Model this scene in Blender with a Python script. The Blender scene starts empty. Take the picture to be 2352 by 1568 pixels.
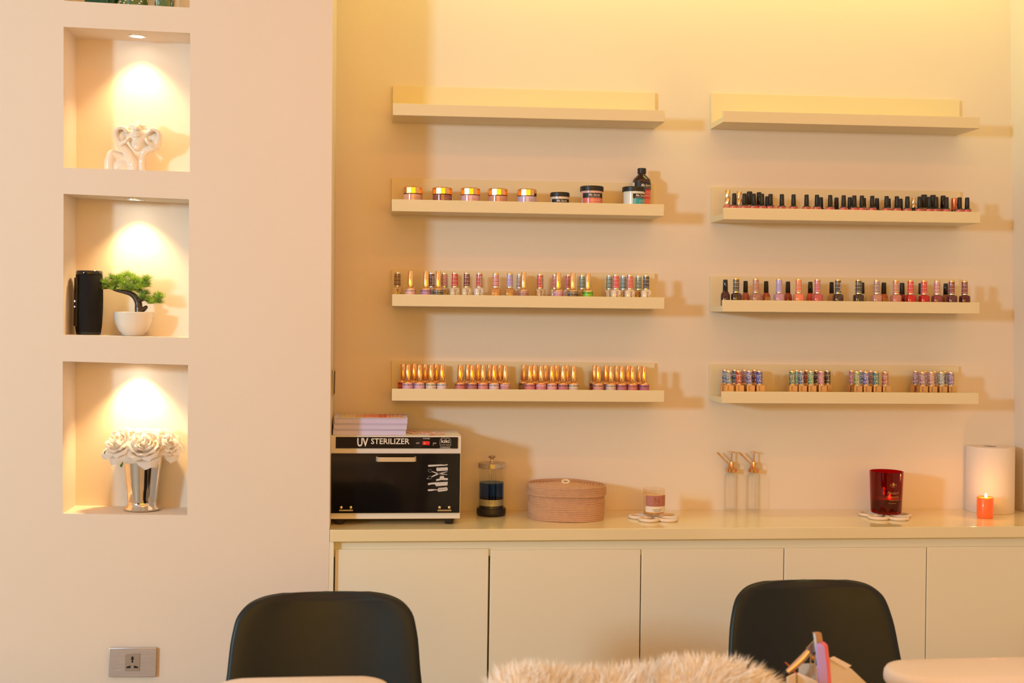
import bpy, bmesh, math, random
from mathutils import Vector, Matrix, noise
random.seed(7)
PI = math.pi
SC = bpy.context.scene
COL = SC.collection

# ------------------------------------------------------------------ camera
F, YAW, PITCH, ROLL, CY = 2807.24, .107555, -.0055116, .0136354, 706.216
CAM = Vector((0, -3.2, 1.40))
FW = Vector((math.sin(YAW)*math.cos(PITCH), math.cos(YAW)*math.cos(PITCH), -math.sin(PITCH)))
_r0 = Vector((math.cos(YAW), -math.sin(YAW), 0)); _u0 = _r0.cross(FW)
RT = _r0*math.cos(ROLL)+_u0*math.sin(ROLL); UP = -_r0*math.sin(ROLL)+_u0*math.cos(ROLL)
cd = bpy.data.cameras.new('camera'); cam = bpy.data.objects.new('camera', cd); COL.objects.link(cam)
cd.sensor_width = 36; cd.lens = F/2352*36; cd.shift_y = -(784-CY)/2352; cd.clip_start = .05
cam.matrix_world = Matrix(((RT.x, UP.x, -FW.x, CAM.x), (RT.y, UP.y, -FW.y, CAM.y), (RT.z, UP.z, -FW.z, CAM.z), (0, 0, 0, 1)))
cd.dof.use_dof = True; cd.dof.focus_distance = 3.05; cd.dof.aperture_fstop = 7.1
SC.camera = cam

# ------------------------------------------------------------------ world, lamps, exposure
SC.view_settings.view_transform = 'Standard'; SC.view_settings.look = 'None'
SC.view_settings.gamma = 1; SC.view_settings.use_curve_mapping = False
SC.view_settings.exposure = 0.0
try:
    SC.cycles.use_denoising = True; SC.cycles.denoiser = 'OPENIMAGEDENOISE'
    SC.cycles.max_bounces = 8; SC.cycles.transparent_max_bounces = 16
    SC.cycles.caustics_reflective = False; SC.cycles.caustics_refractive = False
    SC.cycles.sample_clamp_indirect = 4
except Exception: pass
W = bpy.data.worlds.new('world'); SC.world = W; W.use_nodes = True
W.node_tree.nodes['Background'].inputs[0].default_value = (1, .5, .17, 1)
W.node_tree.nodes['Background'].inputs[1].default_value = .02

def area(name, loc, target, sx, sy, power, col, spread=180):
    l = bpy.data.lights.new(name, 'AREA'); l.shape = 'RECTANGLE'; l.size = sx; l.size_y = sy
    l.energy = power; l.color = col; l.spread = math.radians(spread)
    o = bpy.data.objects.new(name, l); COL.objects.link(o); o.location = loc
    o.rotation_euler = (Vector(target)-Vector(loc)).to_track_quat('-Z', 'Y').to_euler()
    return o
area('key_window_light', (-3.25, -3.70, 1.95), (.4, 0, 1.35), .32, .36, 82, (.53, .84, 1.0))
area('ceiling_panel_light', (.3, -2.5, 2.72), (.3, -2.5, 0), 3.2, 2.4, 10, (1, .18, .02))  # broad unseen fill standing in for the room's warm ambient light
area('ceiling_downlight_row', (.7, -1.35, 2.70), (.7, -1.2, 0), 2.4, .10, 6.5, (1, .30, .02))
area('rear_wall_light', (.2, -5.1, 1.7), (.2, 0, 1.4), 3.0, 1.2, 51, (1, .475, .01))  # added warm fill from behind the camera, no actual lamp there
area('cove_light', (.86, -.17, 2.56), (.86, -.10, 0), 1.68, .06, 4.3, (1, .93, .23))

# ------------------------------------------------------------------ helpers
def ray(x, y): return FW + RT*((x-1176)/F) + UP*((CY-y)/F)
def PY(px, py, yy): d = ray(px, py); return CAM + d*((yy-CAM.y)/d.y)      # point of the picture on a plane parallel to the wall
def PZ(px, py, zz): d = ray(px, py); return CAM + d*((zz-CAM.z)/d.z)      # ... on a horizontal plane
def lin(c): return tuple(((v/255)/12.92 if v/255 <= .04045 else ((v/255+.055)/1.055)**2.4) for v in c)

_mc = {}
def mat(name, c, rough=.5, metal=0, coat=0, bump=0, bscale=200, emit=0, ecol=None, var=0, vscale=3, spec=.5, sss=0, alpha=1, srgb=True, sheen=0):
    if name in _mc: return _mc[name]
    m = bpy.data.materials.new(name); m.use_nodes = True; nt = m.node_tree; b = nt.nodes['Principled BSDF']
    col = lin(c) if srgb else c
    b.inputs['Base Color'].default_value = (*col, 1); b.inputs['Roughness'].default_value = rough
    b.inputs['Metallic'].default_value = metal; b.inputs['Coat Weight'].default_value = coat
    b.inputs['Coat Roughness'].default_value = .06
    b.inputs['Specular IOR Level'].default_value = spec; b.inputs['Sheen Weight'].default_value = sheen
    if sss: b.inputs['Subsurface Weight'].default_value = sss; b.inputs['Subsurface Scale'].default_value = .01; b.inputs['Subsurface Radius'].default_value = (1, .5, .25)
    if emit: b.inputs['Emission Color'].default_value = (*(ecol or col), 1); b.inputs['Emission Strength'].default_value = emit
    if var or bump:
        tc = nt.nodes.new('ShaderNodeTexCoord')
    if var:
        n = nt.nodes.new('ShaderNodeTexNoise'); n.inputs['Scale'].default_value = vscale; n.inputs['Detail'].default_value = 4
        nt.links.new(tc.outputs['Object'], n.inputs['Vector'])
        mr = nt.nodes.new('ShaderNodeMapRange'); mr.inputs['To Min'].default_value = 1-var; mr.inputs['To Max'].default_value = 1+var
        nt.links.new(n.outputs['Fac'], mr.inputs['Value'])
        mx = nt.nodes.new('ShaderNodeVectorMath'); mx.operation = 'SCALE'; mx.inputs[0].default_value = col
        nt.links.new(mr.outputs['Result'], mx.inputs['Scale']); nt.links.new(mx.outputs['Vector'], b.inputs['Base Color'])
    if bump:
        n2 = nt.nodes.new('ShaderNodeTexNoise'); n2.inputs['Scale'].default_value = bscale; n2.inputs['Detail'].default_value = 3
        nt.links.new(tc.outputs['Object'], n2.inputs['Vector'])
        bp = nt.nodes.new('ShaderNodeBump'); bp.inputs['Strength'].default_value = bump; bp.inputs['Distance'].default_value = .002
        nt.links.new(n2.outputs['Fac'], bp.inputs['Height']); nt.links.new(bp.outputs['Normal'], b.inputs['Normal'])
    _mc[name] = m; return m

def glass(name, tint, gloss=(1, 1, 1), rough=.02, ior=1.5, extra=-.015):
    """thin clear glass: light passes straight through, tinted, with a fresnel sheen"""
    if name in _mc: return _mc[name]
    m = bpy.data.materials.new(name); m.use_nodes = True; nt = m.node_tree; nt.nodes.clear()
    o = nt.nodes.new('ShaderNodeOutputMaterial'); mx = nt.nodes.new('ShaderNodeMixShader')
    t = nt.nodes.new('ShaderNodeBsdfTransparent'); t.inputs[0].default_value = (*tint, 1)
    g = nt.nodes.new('ShaderNodeBsdfGlossy'); g.inputs['Color'].default_value = (*gloss, 1); g.inputs['Roughness'].default_value = rough
    lw = nt.nodes.new('ShaderNodeLayerWeight'); lw.inputs['Blend'].default_value = .5
    pw = nt.nodes.new('ShaderNodeMath'); pw.operation = 'POWER'; pw.inputs[1].default_value = 4.5; nt.links.new(lw.outputs['Facing'], pw.inputs[0])
    f = nt.nodes.new('ShaderNodeMath'); f.operation = 'MULTIPLY_ADD'; r0 = ((ior-1)/(ior+1))**2; f.inputs[1].default_value = .75; f.inputs[2].default_value = r0; nt.links.new(pw.outputs[0], f.inputs[0])
    ad = nt.nodes.new('ShaderNodeMath'); ad.operation = 'ADD'; ad.inputs[1].default_value = extra; ad.use_clamp = True
    nt.links.new(f.outputs[0], ad.inputs[0]); nt.links.new(ad.outputs[0], mx.inputs[0])
    nt.links.new(t.outputs[0], mx.inputs[1]); nt.links.new(g.outputs[0], mx.inputs[2]); nt.links.new(mx.outputs[0], o.inputs[0])
    _mc[name] = m; return m

_tc = {}
def text_geo(s, bold=0.0, shear=0.0):
    k = (s, bold, shear)
    if k in _tc: return _tc[k]
    cu = bpy.data.curves.new('t', 'FONT'); cu.body = s; cu.size = 1; cu.resolution_u = 2; cu.offset = bold; cu.shear = shear
    ob = bpy.data.objects.new('t', cu); COL.objects.link(ob)
    me = bpy.data.meshes.new_from_object(ob)
    v = [(a.co.x, a.co.y) for a in me.vertices]; f = [tuple(p.vertices) for p in me.polygons]
    bpy.data.objects.remove(ob); bpy.data.curves.remove(cu); bpy.data.meshes.remove(me)
    x0 = min([a[0] for a in v] or [0]); x1 = max([a[0] for a in v] or [0])
    _tc[k] = ([(a[0]-(x0+x1)/2, a[1]) for a in v], f, x1-x0); return _tc[k]

class MB:
    def __init__(s): s.v = []; s.f = []; s.mi = []; s.sm = []; s.mats = []
    def m(s, mt):
        if mt not in s.mats: s.mats.append(mt)
        return s.mats.index(mt)
    def add(s, vs, fs, mt, smooth=True, M=None):
        n = len(s.v); i = s.m(mt)
        s.v += [tuple(M @ Vector(a)) if M else tuple(a) for a in vs]
        s.f += [tuple(n+k for k in f) for f in fs]; s.mi += [i]*len(fs); s.sm += [smooth]*len(fs); return s
    def box(s, x0, x1, y0, y1, z0, z1, mt, bev=0, M=None):
        bm = bmesh.new(); bmesh.ops.create_cube(bm, size=1)
        for v in bm.verts: v.co = ((x0+x1)/2+v.co.x*(x1-x0), (y0+y1)/2+v.co.y*(y1-y0), (z0+z1)/2+v.co.z*(z1-z0))
        if bev: bmesh.ops.bevel(bm, geom=bm.edges[:], offset=bev, segments=2, affect='EDGES', profile=.5)
        bm.verts.index_update()
        bm.normal_update(); n0 = len(s.f)
        s.add([v.co[:] for v in bm.verts], [[v.index for v in f.verts] for f in bm.faces], mt, bool(bev), M)
        for k, f in enumerate(bm.faces):
            if max(abs(c) for c in f.normal) > .999: s.sm[n0+k] = False      # big faces stay flat, only the bevels are smooth
        bm.free(); return s
    def lathe(s, prof, mt, seg=28, ex=2.0, sy=1.0, c=(0, 0, 0), M=None, ribs=0, rib=0.0, closed=True):
        vs = []; n = len(prof)
        for r, z in prof:
            for k in range(seg):
                a = 2*PI*k/seg; ca, sa = math.cos(a), math.sin(a)
                q = (abs(ca)**ex+abs(sa)**ex)**(-1/ex)*(1+(rib if ribs and k % 2 else 0))
                vs.append((c[0]+r*q*ca, c[1]+r*q*sa*sy, c[2]+z))
        fs = [(i*seg+k, i*seg+(k+1) % seg, (i+1)*seg+(k+1) % seg, (i+1)*seg+k) for i in range(n-1) for k in range(seg)]
        if closed:
            if prof[0][0] > 1e-5: fs.append(tuple(reversed(range(seg))))
            if prof[-1][0] > 1e-5: fs.append(tuple(range((n-1)*seg, n*seg)))
        return s.add(vs, fs, mt, True, M)
    def tube(s, pts, rad, mt, seg=8, M=None, closed=False, flat=1.0):
        pts = [Vector(p) for p in pts]; n = len(pts)
        if not isinstance(rad, (list, tuple)): rad = [rad]*n
        vs = []; pn = None
        for i, p in enumerate(pts):
            if closed: t = pts[(i+1) % n]-pts[i-1]
            else: t = pts[min(i+1, n-1)]-pts[max(i-1, 0)]
            t.normalize()
            if pn is None: pn = t.orthogonal().normalized() if abs(t.z) > .99 or not closed else Vector((0, 0, 1))
            pn = (pn-t*pn.dot(t)).normalized(); b = t.cross(pn)
            for k in range(seg):
                a = 2*PI*k/seg; vs.append(p+pn*(rad[i]*math.cos(a)*flat)+b*(rad[i]*math.sin(a)))
        fs = [(i*seg+k, i*seg+(k+1) % seg, ((i+1) % n)*seg+(k+1) % seg, ((i+1) % n)*seg+k) for i in range(n if closed else n-1) for k in range(seg)]
        if not closed: fs += [tuple(reversed(range(seg))), tuple(range((n-1)*seg, n*seg))]
        return s.add(vs, fs, mt, True, M)
    def prism(s, poly, d0, d1, mt, fn, smooth=False):
        """poly in 2-D, fn(a, b, depth) -> 3-D"""
        n = len(poly); vs = [fn(a, b, d0) for a, b in poly]+[fn(a, b, d1) for a, b in poly]
        fs = [tuple(range(n)), tuple(reversed(range(n, 2*n)))]+[(k, n+k, n+(k+1) % n, (k+1) % n) for k in range(n)]
        return s.add(vs, fs, mt, smooth)
    def ball(s, c, r, mt, seg=16, M=None):
        if not isinstance(r, (list, tuple)): r = (r, r, r)
        n = seg//2; vs = []; fs = []
        for i in range(n+1):
            th = PI*i/n
            for k in range(seg):
                a = 2*PI*k/seg; vs.append((c[0]+r[0]*math.sin(th)*math.cos(a), c[1]+r[1]*math.sin(th)*math.sin(a), c[2]-r[2]*math.cos(th)))
        fs = [(i*seg+k, i*seg+(k+1) % seg, (i+1)*seg+(k+1) % seg, (i+1)*seg+k) for i in range(n) for k in range(seg)]
        return s.add(vs, fs, mt, True, M)
    def text(s, st, size, mt, x=0, z=0, y=0, bold=0, shear=0, width=None, align='c', M=None):
        v, f, w = text_geo(st, bold, shear); k = width/w/size if width and w else 1
        off = {'c': 0, 'l': w/2*size*k, 'r': -w/2*size*k}[align]
        return s.add([(x+off+a*size*k, y, z+b*size) for a, b in v], f, mt, False, M)
    def arc_text(s, st, size, mt, r, z, a0=0, bold=0, shear=0, sy=1.0, span=None):
        v, f, w = text_geo(st, bold, shear); k = 1
        if span: k = span/(w*size/r)
        return s.add([(r*math.sin(a0+a*size*k/r), -r*sy*math.cos(a0+a*size*k/r), z+b*size) for a, b in v], f, mt, False)
    def build(s, name, parent=None, loc=None, rot=None, ang=38):
        me = bpy.data.meshes.new(name); me.from_pydata(s.v, [], s.f)
        for mt in s.mats: me.materials.append(mt)
        me.polygons.foreach_set('material_index', s.mi); me.polygons.foreach_set('use_smooth', s.sm)
        me.update()
        bm = bmesh.new(); bm.from_mesh(me); bmesh.ops.remove_doubles(bm, verts=bm.verts, dist=1e-7); bm.to_mesh(me); bm.free()
        keep = [pl.use_smooth for pl in me.polygons]
        me.set_sharp_from_angle(angle=math.radians(ang)); me.polygons.foreach_set('use_smooth', keep); me.update()
        o = bpy.data.objects.new(name, me); COL.objects.link(o)
        if parent: o.parent = parent
        if loc is not None: o.location = loc
        if rot is not None: o.rotation_euler = rot
        return o

def tag(o, label=None, cat=None, group=None, kind=None):
    for k, v in (('label', label), ('category', cat), ('group', group), ('kind', kind)):
        if v: o[k] = v
    return o
def thing(name, label, cat, loc, rot=(0, 0, 0), group=None):
    o = bpy.data.objects.new(name, None); COL.objects.link(o); o.empty_display_size = .02
    o.location = loc; o.rotation_euler = rot; return tag(o, label, cat, group)
def smooth_path(pts, n=6):
    pts = [Vector(p) for p in pts]; out = []
    for i in range(len(pts)-1):
        p0 = pts[max(i-1, 0)]; p1 = pts[i]; p2 = pts[i+1]; p3 = pts[min(i+2, len(pts)-1)]
        for k in range(n):
            t = k/n; out.append(.5*((2*p1)+(p2-p0)*t+(2*p0-5*p1+4*p2-p3)*t*t+(3*p1-p0-3*p2+p3)*t**3))
    out.append(pts[-1]); return out

# ------------------------------------------------------------------ materials
PLASTER = mat('cream_wall_plaster', (.84, .755, .66), .85, bump=.12, bscale=60, srgb=False, spec=.2)
PLASTER2 = mat('pale_wall_plaster', (.84, .735, .64), .8, bump=.12, bscale=60, srgb=False, spec=.25)
CEIL = mat('white_ceiling_paint', (.85, .82, .76), .9, srgb=False)
FLOOR = mat('beige_floor_tile', (.45, .38, .3), .35, srgb=False, var=.08)
SHELF = mat('cream_lacquered_board', (.84, .735, .50), .45, srgb=False, spec=.35)
CAB = mat('cream_cabinet_paint', (.90, .84, .68), .5, srgb=False, spec=.35)
TOP = mat('glossy_cream_worktop', (.90, .78, .50), .16, srgb=False, coat=.5)
WHITE = mat('white_powder_coat', (.80, .76, .72), .35, srgb=False)
BLACK = mat('matte_black_plastic', (.012, .010, .010), .42, srgb=False)
GLOSSBLK = mat('glossy_black_panel', (.006, .005, .006), .12, srgb=False, coat=.4)
GOLD = mat('polished_gold', (.95, .68, .38), .17, 1, srgb=False)
GOLD2 = mat('amber_gold_cap', (.92, .56, .26), .16, 1, srgb=False)
BRASS = mat('brushed_brass', (.83, .47, .19), .22, 1, srgb=False)
CHROME = mat('polished_chrome', (.74, .66, .60), .05, 1, srgb=False)
STEEL = mat('brushed_steel', (.62, .55, .46), .3, 1, srgb=False)
SILVER = mat('silver_trim', (.85, .83, .80), .2, 1, srgb=False)
INKW = mat('white_ink', (.85, .80, .76), .5, srgb=False)
INKB = mat('black_ink', (.02, .015, .02), .5, srgb=False)
INKR = mat('red_ink', (.55, .03, .04), .5, srgb=False)
INKG = mat('gold_ink', (.75, .42, .12), .35, srgb=False, metal=.5)
GLS = glass('clear_glass', (.97, .97, .95))
DARK = mat('dark_gap', (.01, .008, .006), .9, srgb=False)

# ------------------------------------------------------------------ the room
YW, YN, XE = -.27, -.15, 1.727
def xedge(z): return -.1117-(z-.90)*.0083 if z > .9 else -.1117-(.9-z)*.003   # the pier edge leans by a hair
def xcorn(z): return 1.7383-(z-1.205)*.0212
CZ = 2.75
nich = []
for q in (((147, -340), (435.5, -318), (147, 1.5), (435.5, 17.5)), ((146, 61.5), (437, 76), (146, 385), (436, 394.5)),
          ((146, 445), (434, 457.6), (145, 768.7), (433.5, 775.5)), ((144, 829.5), (432, 838), (144, 1179), (430, 1183))):
    nich.append([PY(a, b, YW) for a, b in q])
nich[0][0].z = nich[0][2].z+.33; nich[0][1].z = nich[0][3].z+.33
b = MB(); xl = -3.6
def q3(P, y): return (P.x, y, P.z)
L = [(xl, YW, 0), (nich[3][2].x, YW, 0)]
R = [(nich[3][3].x, YW, 0)]
for n in reversed(nich): L += [q3(n[2], YW), q3(n[0], YW)]; R += [q3(n[3], YW), q3(n[1], YW)]
L += [(nich[0][0].x, YW, CZ), (xl, YW, CZ)]; R += [(nich[0][1].x, YW, CZ), (xedge(CZ), YW, CZ), (xedge(.9), YW, .9), (xedge(0), YW, 0)]
b.add(L, [tuple(range(len(L)))], PLASTER2, False)
b.add(R, [tuple(reversed(range(len(R))))], PLASTER2, False)
b.add([(nich[3][2].x, YW, 0), (nich[3][3].x, YW, 0), q3(nich[3][3], YW), q3(nich[3][2], YW)], [(0, 1, 2, 3)], PLASTER2, False)
b.add([q3(nich[0][0], YW), q3(nich[0][1], YW), (nich[0][1].x, YW, CZ), (nich[0][0].x, YW, CZ)], [(0, 1, 2, 3)], PLASTER2, False)
for i in range(3):
    b.add([q3(nich[i+1][0], YW), q3(nich[i+1][1], YW), q3(nich[i][3], YW), q3(nich[i][2], YW)], [(0, 1, 2, 3)], PLASTER2, False)
for n in nich:
    TL, TR, BL, BR = n
    b.add([q3(TL, YW), q3(TR, YW), q3(BR, YW), q3(BL, YW), q3(TL, YN), q3(TR, YN), q3(BR, YN), q3(BL, YN)],
          [(0, 1, 5, 4), (1, 2, 6, 5), (2, 3, 7, 6), (3, 0, 4, 7), (4, 5, 6, 7)], PLASTER2, False)
b.add([(xedge(0), YW, 0), (xedge(.9), YW, .9), (xedge(CZ), YW, CZ), (xedge(CZ), .05, CZ), (xedge(.9), .05, .9), (xedge(0), .05, 0)], [(0, 5, 4, 1), (1, 4, 3, 2)], PLASTER2, False)
tag(b.build('wall_left'), kind='structure')
b = MB(); b.add([(xedge(0), 0, 0), (xcorn(0), 0, 0), (xcorn(CZ), 0, CZ), (xedge(CZ), 0, CZ)], [(0, 1, 2, 3)], PLASTER, False)
tag(b.build('wall_back'), kind='structure')
b = MB(); b.add([(xcorn(0), 0, 0), (xcorn(CZ), 0, CZ), (xcorn(CZ), -5.2, CZ), (xcorn(0), -5.2, 0)], [(0, 3, 2, 1)], PLASTER, False)
tag(b.build('wall_right'), kind='structure')
b = MB(); b.add([(xl, YW, 0), (xl, YW, CZ), (xl, -5.2, CZ), (xl, -5.2, 0)], [(0, 1, 2, 3)], PLASTER2, False)
tag(b.build('wall_side'), kind='structure')
RW = mat('brown_rear_wall', (.30, .20, .13), .8, srgb=False)
b = MB(); b.add([(xl, -5.2, 0), (2.0, -5.2, 0), (2.0, -5.2, CZ), (xl, -5.2, CZ)], [(0, 3, 2, 1)], RW, False)
tag(b.build('wall_front'), kind='structure')
tag(MB().box(xl, 2.0, -5.2, .05, -.05, 0, FLOOR).build('floor'), kind='structure')
tag(MB().box(xl, 2.0, -5.2, .05, CZ, CZ+.05, CEIL).build('ceiling'), kind='structure')

# ------------------------------------------------------------------ worktop and base cabinets
ZC = .8836
FX = [-.098, .272, .644, 1.0045, 1.374, 1.72]
wt = MB().box(xedge(.87)+.001, 1.742, -.2735, -.001, ZC-.028, ZC, TOP, .0015).build('worktop')
tag(wt, 'long glossy cream worktop running wall to wall over the base cabinets', 'worktop')
place = ['at the left end beside the pier', 'second from the left behind the dark chair', 'in the middle above the fur throw', 'fourth from the left behind the right chair', 'at the right end above the armrest pad']
for i in range(5):
    t = thing('base_cabinet', 'cream flat-fronted base cabinet ' + place[i], 'cabinet', (FX[i], 0, 0), group='cream base cabinets')
    w = FX[i+1]-FX[i]
    x0 = -.012 if i == 0 else 0
    MB().box(x0, w, -.2150, -.003, .0, .815, CAB).box(x0, w, -.2490, -.003, .815, ZC-.0283, CAB).box(x0, w, -.225, -.21, 0, .079, CAB).build('carcass', t)
    if i == 0: MB().box(-.0165, -.0030, -.2692, -.2150, .0, ZC-.0283, CAB, .001).build('filler_strip', t)
    g0 = .0016 if i else .0; g1 = .0028 if i == 0 else (.0012 if i == 1 else .0006)
    MB().box(g0, w-g1, -.2565, -.2405, .08, .8298+(.004 if i == 0 else 0), CAB, .0020).build('door', t)

# ------------------------------------------------------------------ wall shelves
SH = {'L1': (.0252, 1.8949, .0062), 'R1': (.8735, 1.9035, .0059), 'L2': (.0258, 1.6543, .0043), 'R2': (.878, 1.6526, .0066),
      'L3': (.0299, 1.4166, .0030), 'R3': (.8783, 1.4144, .0055), 'L4': (.0326, 1.1797, .0006), 'R4': (.8789, 1.1785, .0015)}
SL, SD, SHH, SB, ST = .6953, .1254, .030, .0955, .0145
dsc = {'L1': 'empty cream picture ledge, topmost of the left column', 'R1': 'empty cream picture ledge, topmost of the right column',
       'L2': 'cream ledge carrying powder jars and a dark bottle', 'R2': 'cream ledge crowded with black-capped bottles',
       'L3': 'cream ledge with mixed gold and printed caps, third down on left', 'R3': 'cream ledge with pink, red and wine polishes, third down on right',
       'L4': 'cream ledge holding four clusters of gold-capped bottles', 'R4': 'cream ledge holding square bronze bottles with printed caps'}
for k, (x, z, t) in SH.items():
    s = thing('floating_shelf', dsc[k], 'shelf', (x, 0, z), (0, -t, 0), 'cream floating picture ledges')
    MB().box(0, SL, -.0105, 0-.0006, 0, SB, SHELF, .0008).build('backboard', s)
    MB().box(0, SL, -SD+.0102, -.0107, 0, ST, SHELF, .0006).build('bottom_board', s)
    MB().box(0, SL, -SD, -SD+.010, 0, SHH, SHELF, .0014).build('front_lip', s)
def shelf_pt(k, px, y, h=.03, py=None):
    """foot point on shelf k under picture column px"""
    x, z, t = SH[k]
    zz = z+ST
    # picture row of the mid height of the bottle
    P = None; gy = 700
    for _ in range(4):
        P = PY(px, gy, y); d = P.z-(zz+t*(P.x-x)+h); gy += d*F/(3.2+y)
    return Vector((P.x, y, zz+t*(P.x-x)+.0002)), (0, -t, 0)

ORD = ['first', 'second', 'third', 'fourth', 'fifth', 'sixth', 'seventh', 'eighth', 'ninth', 'tenth', 'eleventh', 'twelfth', 'thirteenth', 'fourteenth', 'fifteenth', 'sixteenth', 'seventeenth', 'eighteenth', 'nineteenth', 'twentieth']
def nth(i, n):
    """i-th of n, counted from the nearer end"""
    if i == 0: return 'leftmost'
    if i == n-1: return 'rightmost'
    return ORD[i]+' from left' if i <= n/2 else ORD[n-1-i]+' from right'

_pm = {}
def true_col(c):
    """daylight colour of a thing seen under the salon's amber lamps"""
    l = lin(c); a = [min(.9, v/w) for v, w in zip(l, (.95, .76, .60))]
    return tuple(255*(12.92*v if v <= .0031308 else 1.055*v**(1/2.4)-.055) for v in a)
def pol(c, rough=.15, metal=0, flake=0):
    k = (c, rough, metal, flake)
    if k not in _pm:
        c = true_col(c); m = mat('enamel_%d_%d_%d_%d_%d' % (*c, int(flake*10), int(rough*100)), c, rough, metal, coat=.6)
        if flake:
            nt = m.node_tree; bs = nt.nodes['Principled BSDF']; tc = nt.nodes.new('ShaderNodeTexCoord')
            v = nt.nodes.new('ShaderNodeTexVoronoi'); v.inputs['Scale'].default_value = 1400; nt.links.new(tc.outputs['Object'], v.inputs['Vector'])
            cr = nt.nodes.new('ShaderNodeMapRange'); cr.inputs['From Min'].default_value = .8; cr.inputs['From Max'].default_value = 1
            sp = nt.nodes.new('ShaderNodeSeparateColor'); nt.links.new(v.outputs['Color'], sp.inputs[0]); nt.links.new(sp.outputs[0], cr.inputs['Value'])
            mx = nt.nodes.new('ShaderNodeMixRGB'); mx.inputs[1].default_value = (*lin(c), 1); mx.inputs[2].default_value = (.95, .75, .5, 1)
            ml = nt.nodes.new('ShaderNodeMath'); ml.operation = 'MULTIPLY'; ml.inputs[1].default_value = flake
            nt.links.new(cr.outputs[0], ml.inputs[0]); nt.links.new(ml.outputs[0], mx.inputs[0]); nt.links.new(mx.outputs[0], bs.inputs['Base Color'])
        _pm[k] = m
    return _pm[k]
def foil(c1, c2, c3):
    """printed confetti film on a cap"""
    nm = 'confetti_film_%d_%d_%d' % (c1[0], c2[1], c3[2]+c1[1])
    if nm in _mc: return _mc[nm]
    c1, c2, c3 = true_col(c1), true_col(c2), true_col(c3)
    m = mat(nm, c1, .22, .25, coat=.5); nt = m.node_tree; bs = nt.nodes['Principled BSDF']
    tc = nt.nodes.new('ShaderNodeTexCoord'); mp = nt.nodes.new('ShaderNodeMapping'); mp.inputs['Scale'].default_value = (650, 650, 520)
    v = nt.nodes.new('ShaderNodeTexVoronoi'); v.inputs['Scale'].default_value = 1
    nt.links.new(tc.outputs['Object'], mp.inputs[0]); nt.links.new(mp.outputs[0], v.inputs['Vector'])
    sp = nt.nodes.new('ShaderNodeSeparateColor'); nt.links.new(v.outputs['Color'], sp.inputs[0])
    cr = nt.nodes.new('ShaderNodeValToRGB'); cr.color_ramp.interpolation = 'CONSTANT'
    e = cr.color_ramp.elements; e[0].color = (*lin(c1), 1); e[1].position = .42; e[1].color = (*lin(c2), 1)
    for p, c in ((.66, c3), (.82, (235, 225, 215)), (.94, (25, 20, 30))):
        q = e.new(p); q.color = (*lin(c), 1)
    nt.links.new(sp.outputs[0], cr.inputs[0]); nt.links.new(cr.outputs[0], bs.inputs['Base Color'])
    return m

def dnd(k, px, y, cap, body, num, label, grp, ink=INKW, clear=False, a0=-.25, rz=0, letters=False, bar=False, film=None, flake=0, name='nail_polish_bottle'):
    loc, rt = shelf_pt(k, px, y)
    a0 = -loc.x/3.1+random.uniform(-.15, .1)
    t = thing(name, label, 'nail polish', loc, (0, rt[1], rz), grp)
    bm = pol(body, .12, 0, flake); 
    b = MB(); R = .0132
    b.lathe([(.010, 0), (.0122, .0012), (R, .004), (R, .029), (.0122, .0322), (.0085, .0345), (.0062, .0352)], bm, 24, 3.0)
    if letters:
        M = Matrix.Rotation(-PI/2, 4, 'Y')
        v, f, w = text_geo('DND', .01); b.add([(.0008-q*.0085 if 0 else -(-q)*.0085-.002, -R-.0002, .0205-p*.0085) for p, q in v], [tuple(f_) for f_ in f], INKB, False)
        v, f, w = text_geo('gel', 0); b.add([(q*.0035+.0065, -R-.0002, .0195-p*.0035) for p, q in v], [tuple(f_) for f_ in f], INKB, False)
    b.build('bottle', t)
    c = MB(); cm = film or pol(cap, .25); r0, r1, z0, z1 = .0084, .0078, .0362, .0735
    c.lathe([(r0, z0), (r0+.0002, z0+.0015), (r0-.0001, z0+.0025), (r1+.0001, z1-.0045)], cm, 24, closed=False)
    c.lathe([(r1, z1-.0045), (r1+.0001, z1-.0035), (r1-.0004, z1-.0006), (r1-.0018, z1), (0, z1)], GOLD if not letters else SILVER, 24, closed=False)
    c.lathe([(.0062, .035), (.0086, .0354), (.0086, z0+.0016)], SILVER, 24, closed=False)
    for i in range(6):
        zz = z0+.0040+i*.0048; rr = r0+.00018+(r1-r0)*(zz-z0)/(z1-z0)
        if i % 2 == 0: c.arc_text('DND %s DND %s' % (num, num), .0043, ink, rr, zz, a0, .012, span=2.9)
        else: c.arc_text('gel lacquer . gel lacquer', .0026, ink, rr, zz+.0008, a0, .0, span=2.9)
    if bar:
        rr = r0+.0003
        def pt(a, z): return (rr*math.sin(a), -rr*math.cos(a), z)
        for aa, ab, za, zb, mt_ in [(.25, .85, .043, .064, INKW)]+[(.3, .8, .0445+j*.0021, .0455+j*.0021, INKB) for j in range(9)]:
            n = 5; rr = r0+(.0003 if mt_ is INKW else .0004)
            vs = [pt(aa+(ab-aa)*i/n, z_) for z_ in (za, zb) for i in range(n+1)]
            c.add(vs, [(i, i+1, n+2+i, n+1+i) for i in range(n)], mt_)
    c.build('cap', t)
    return t

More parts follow.
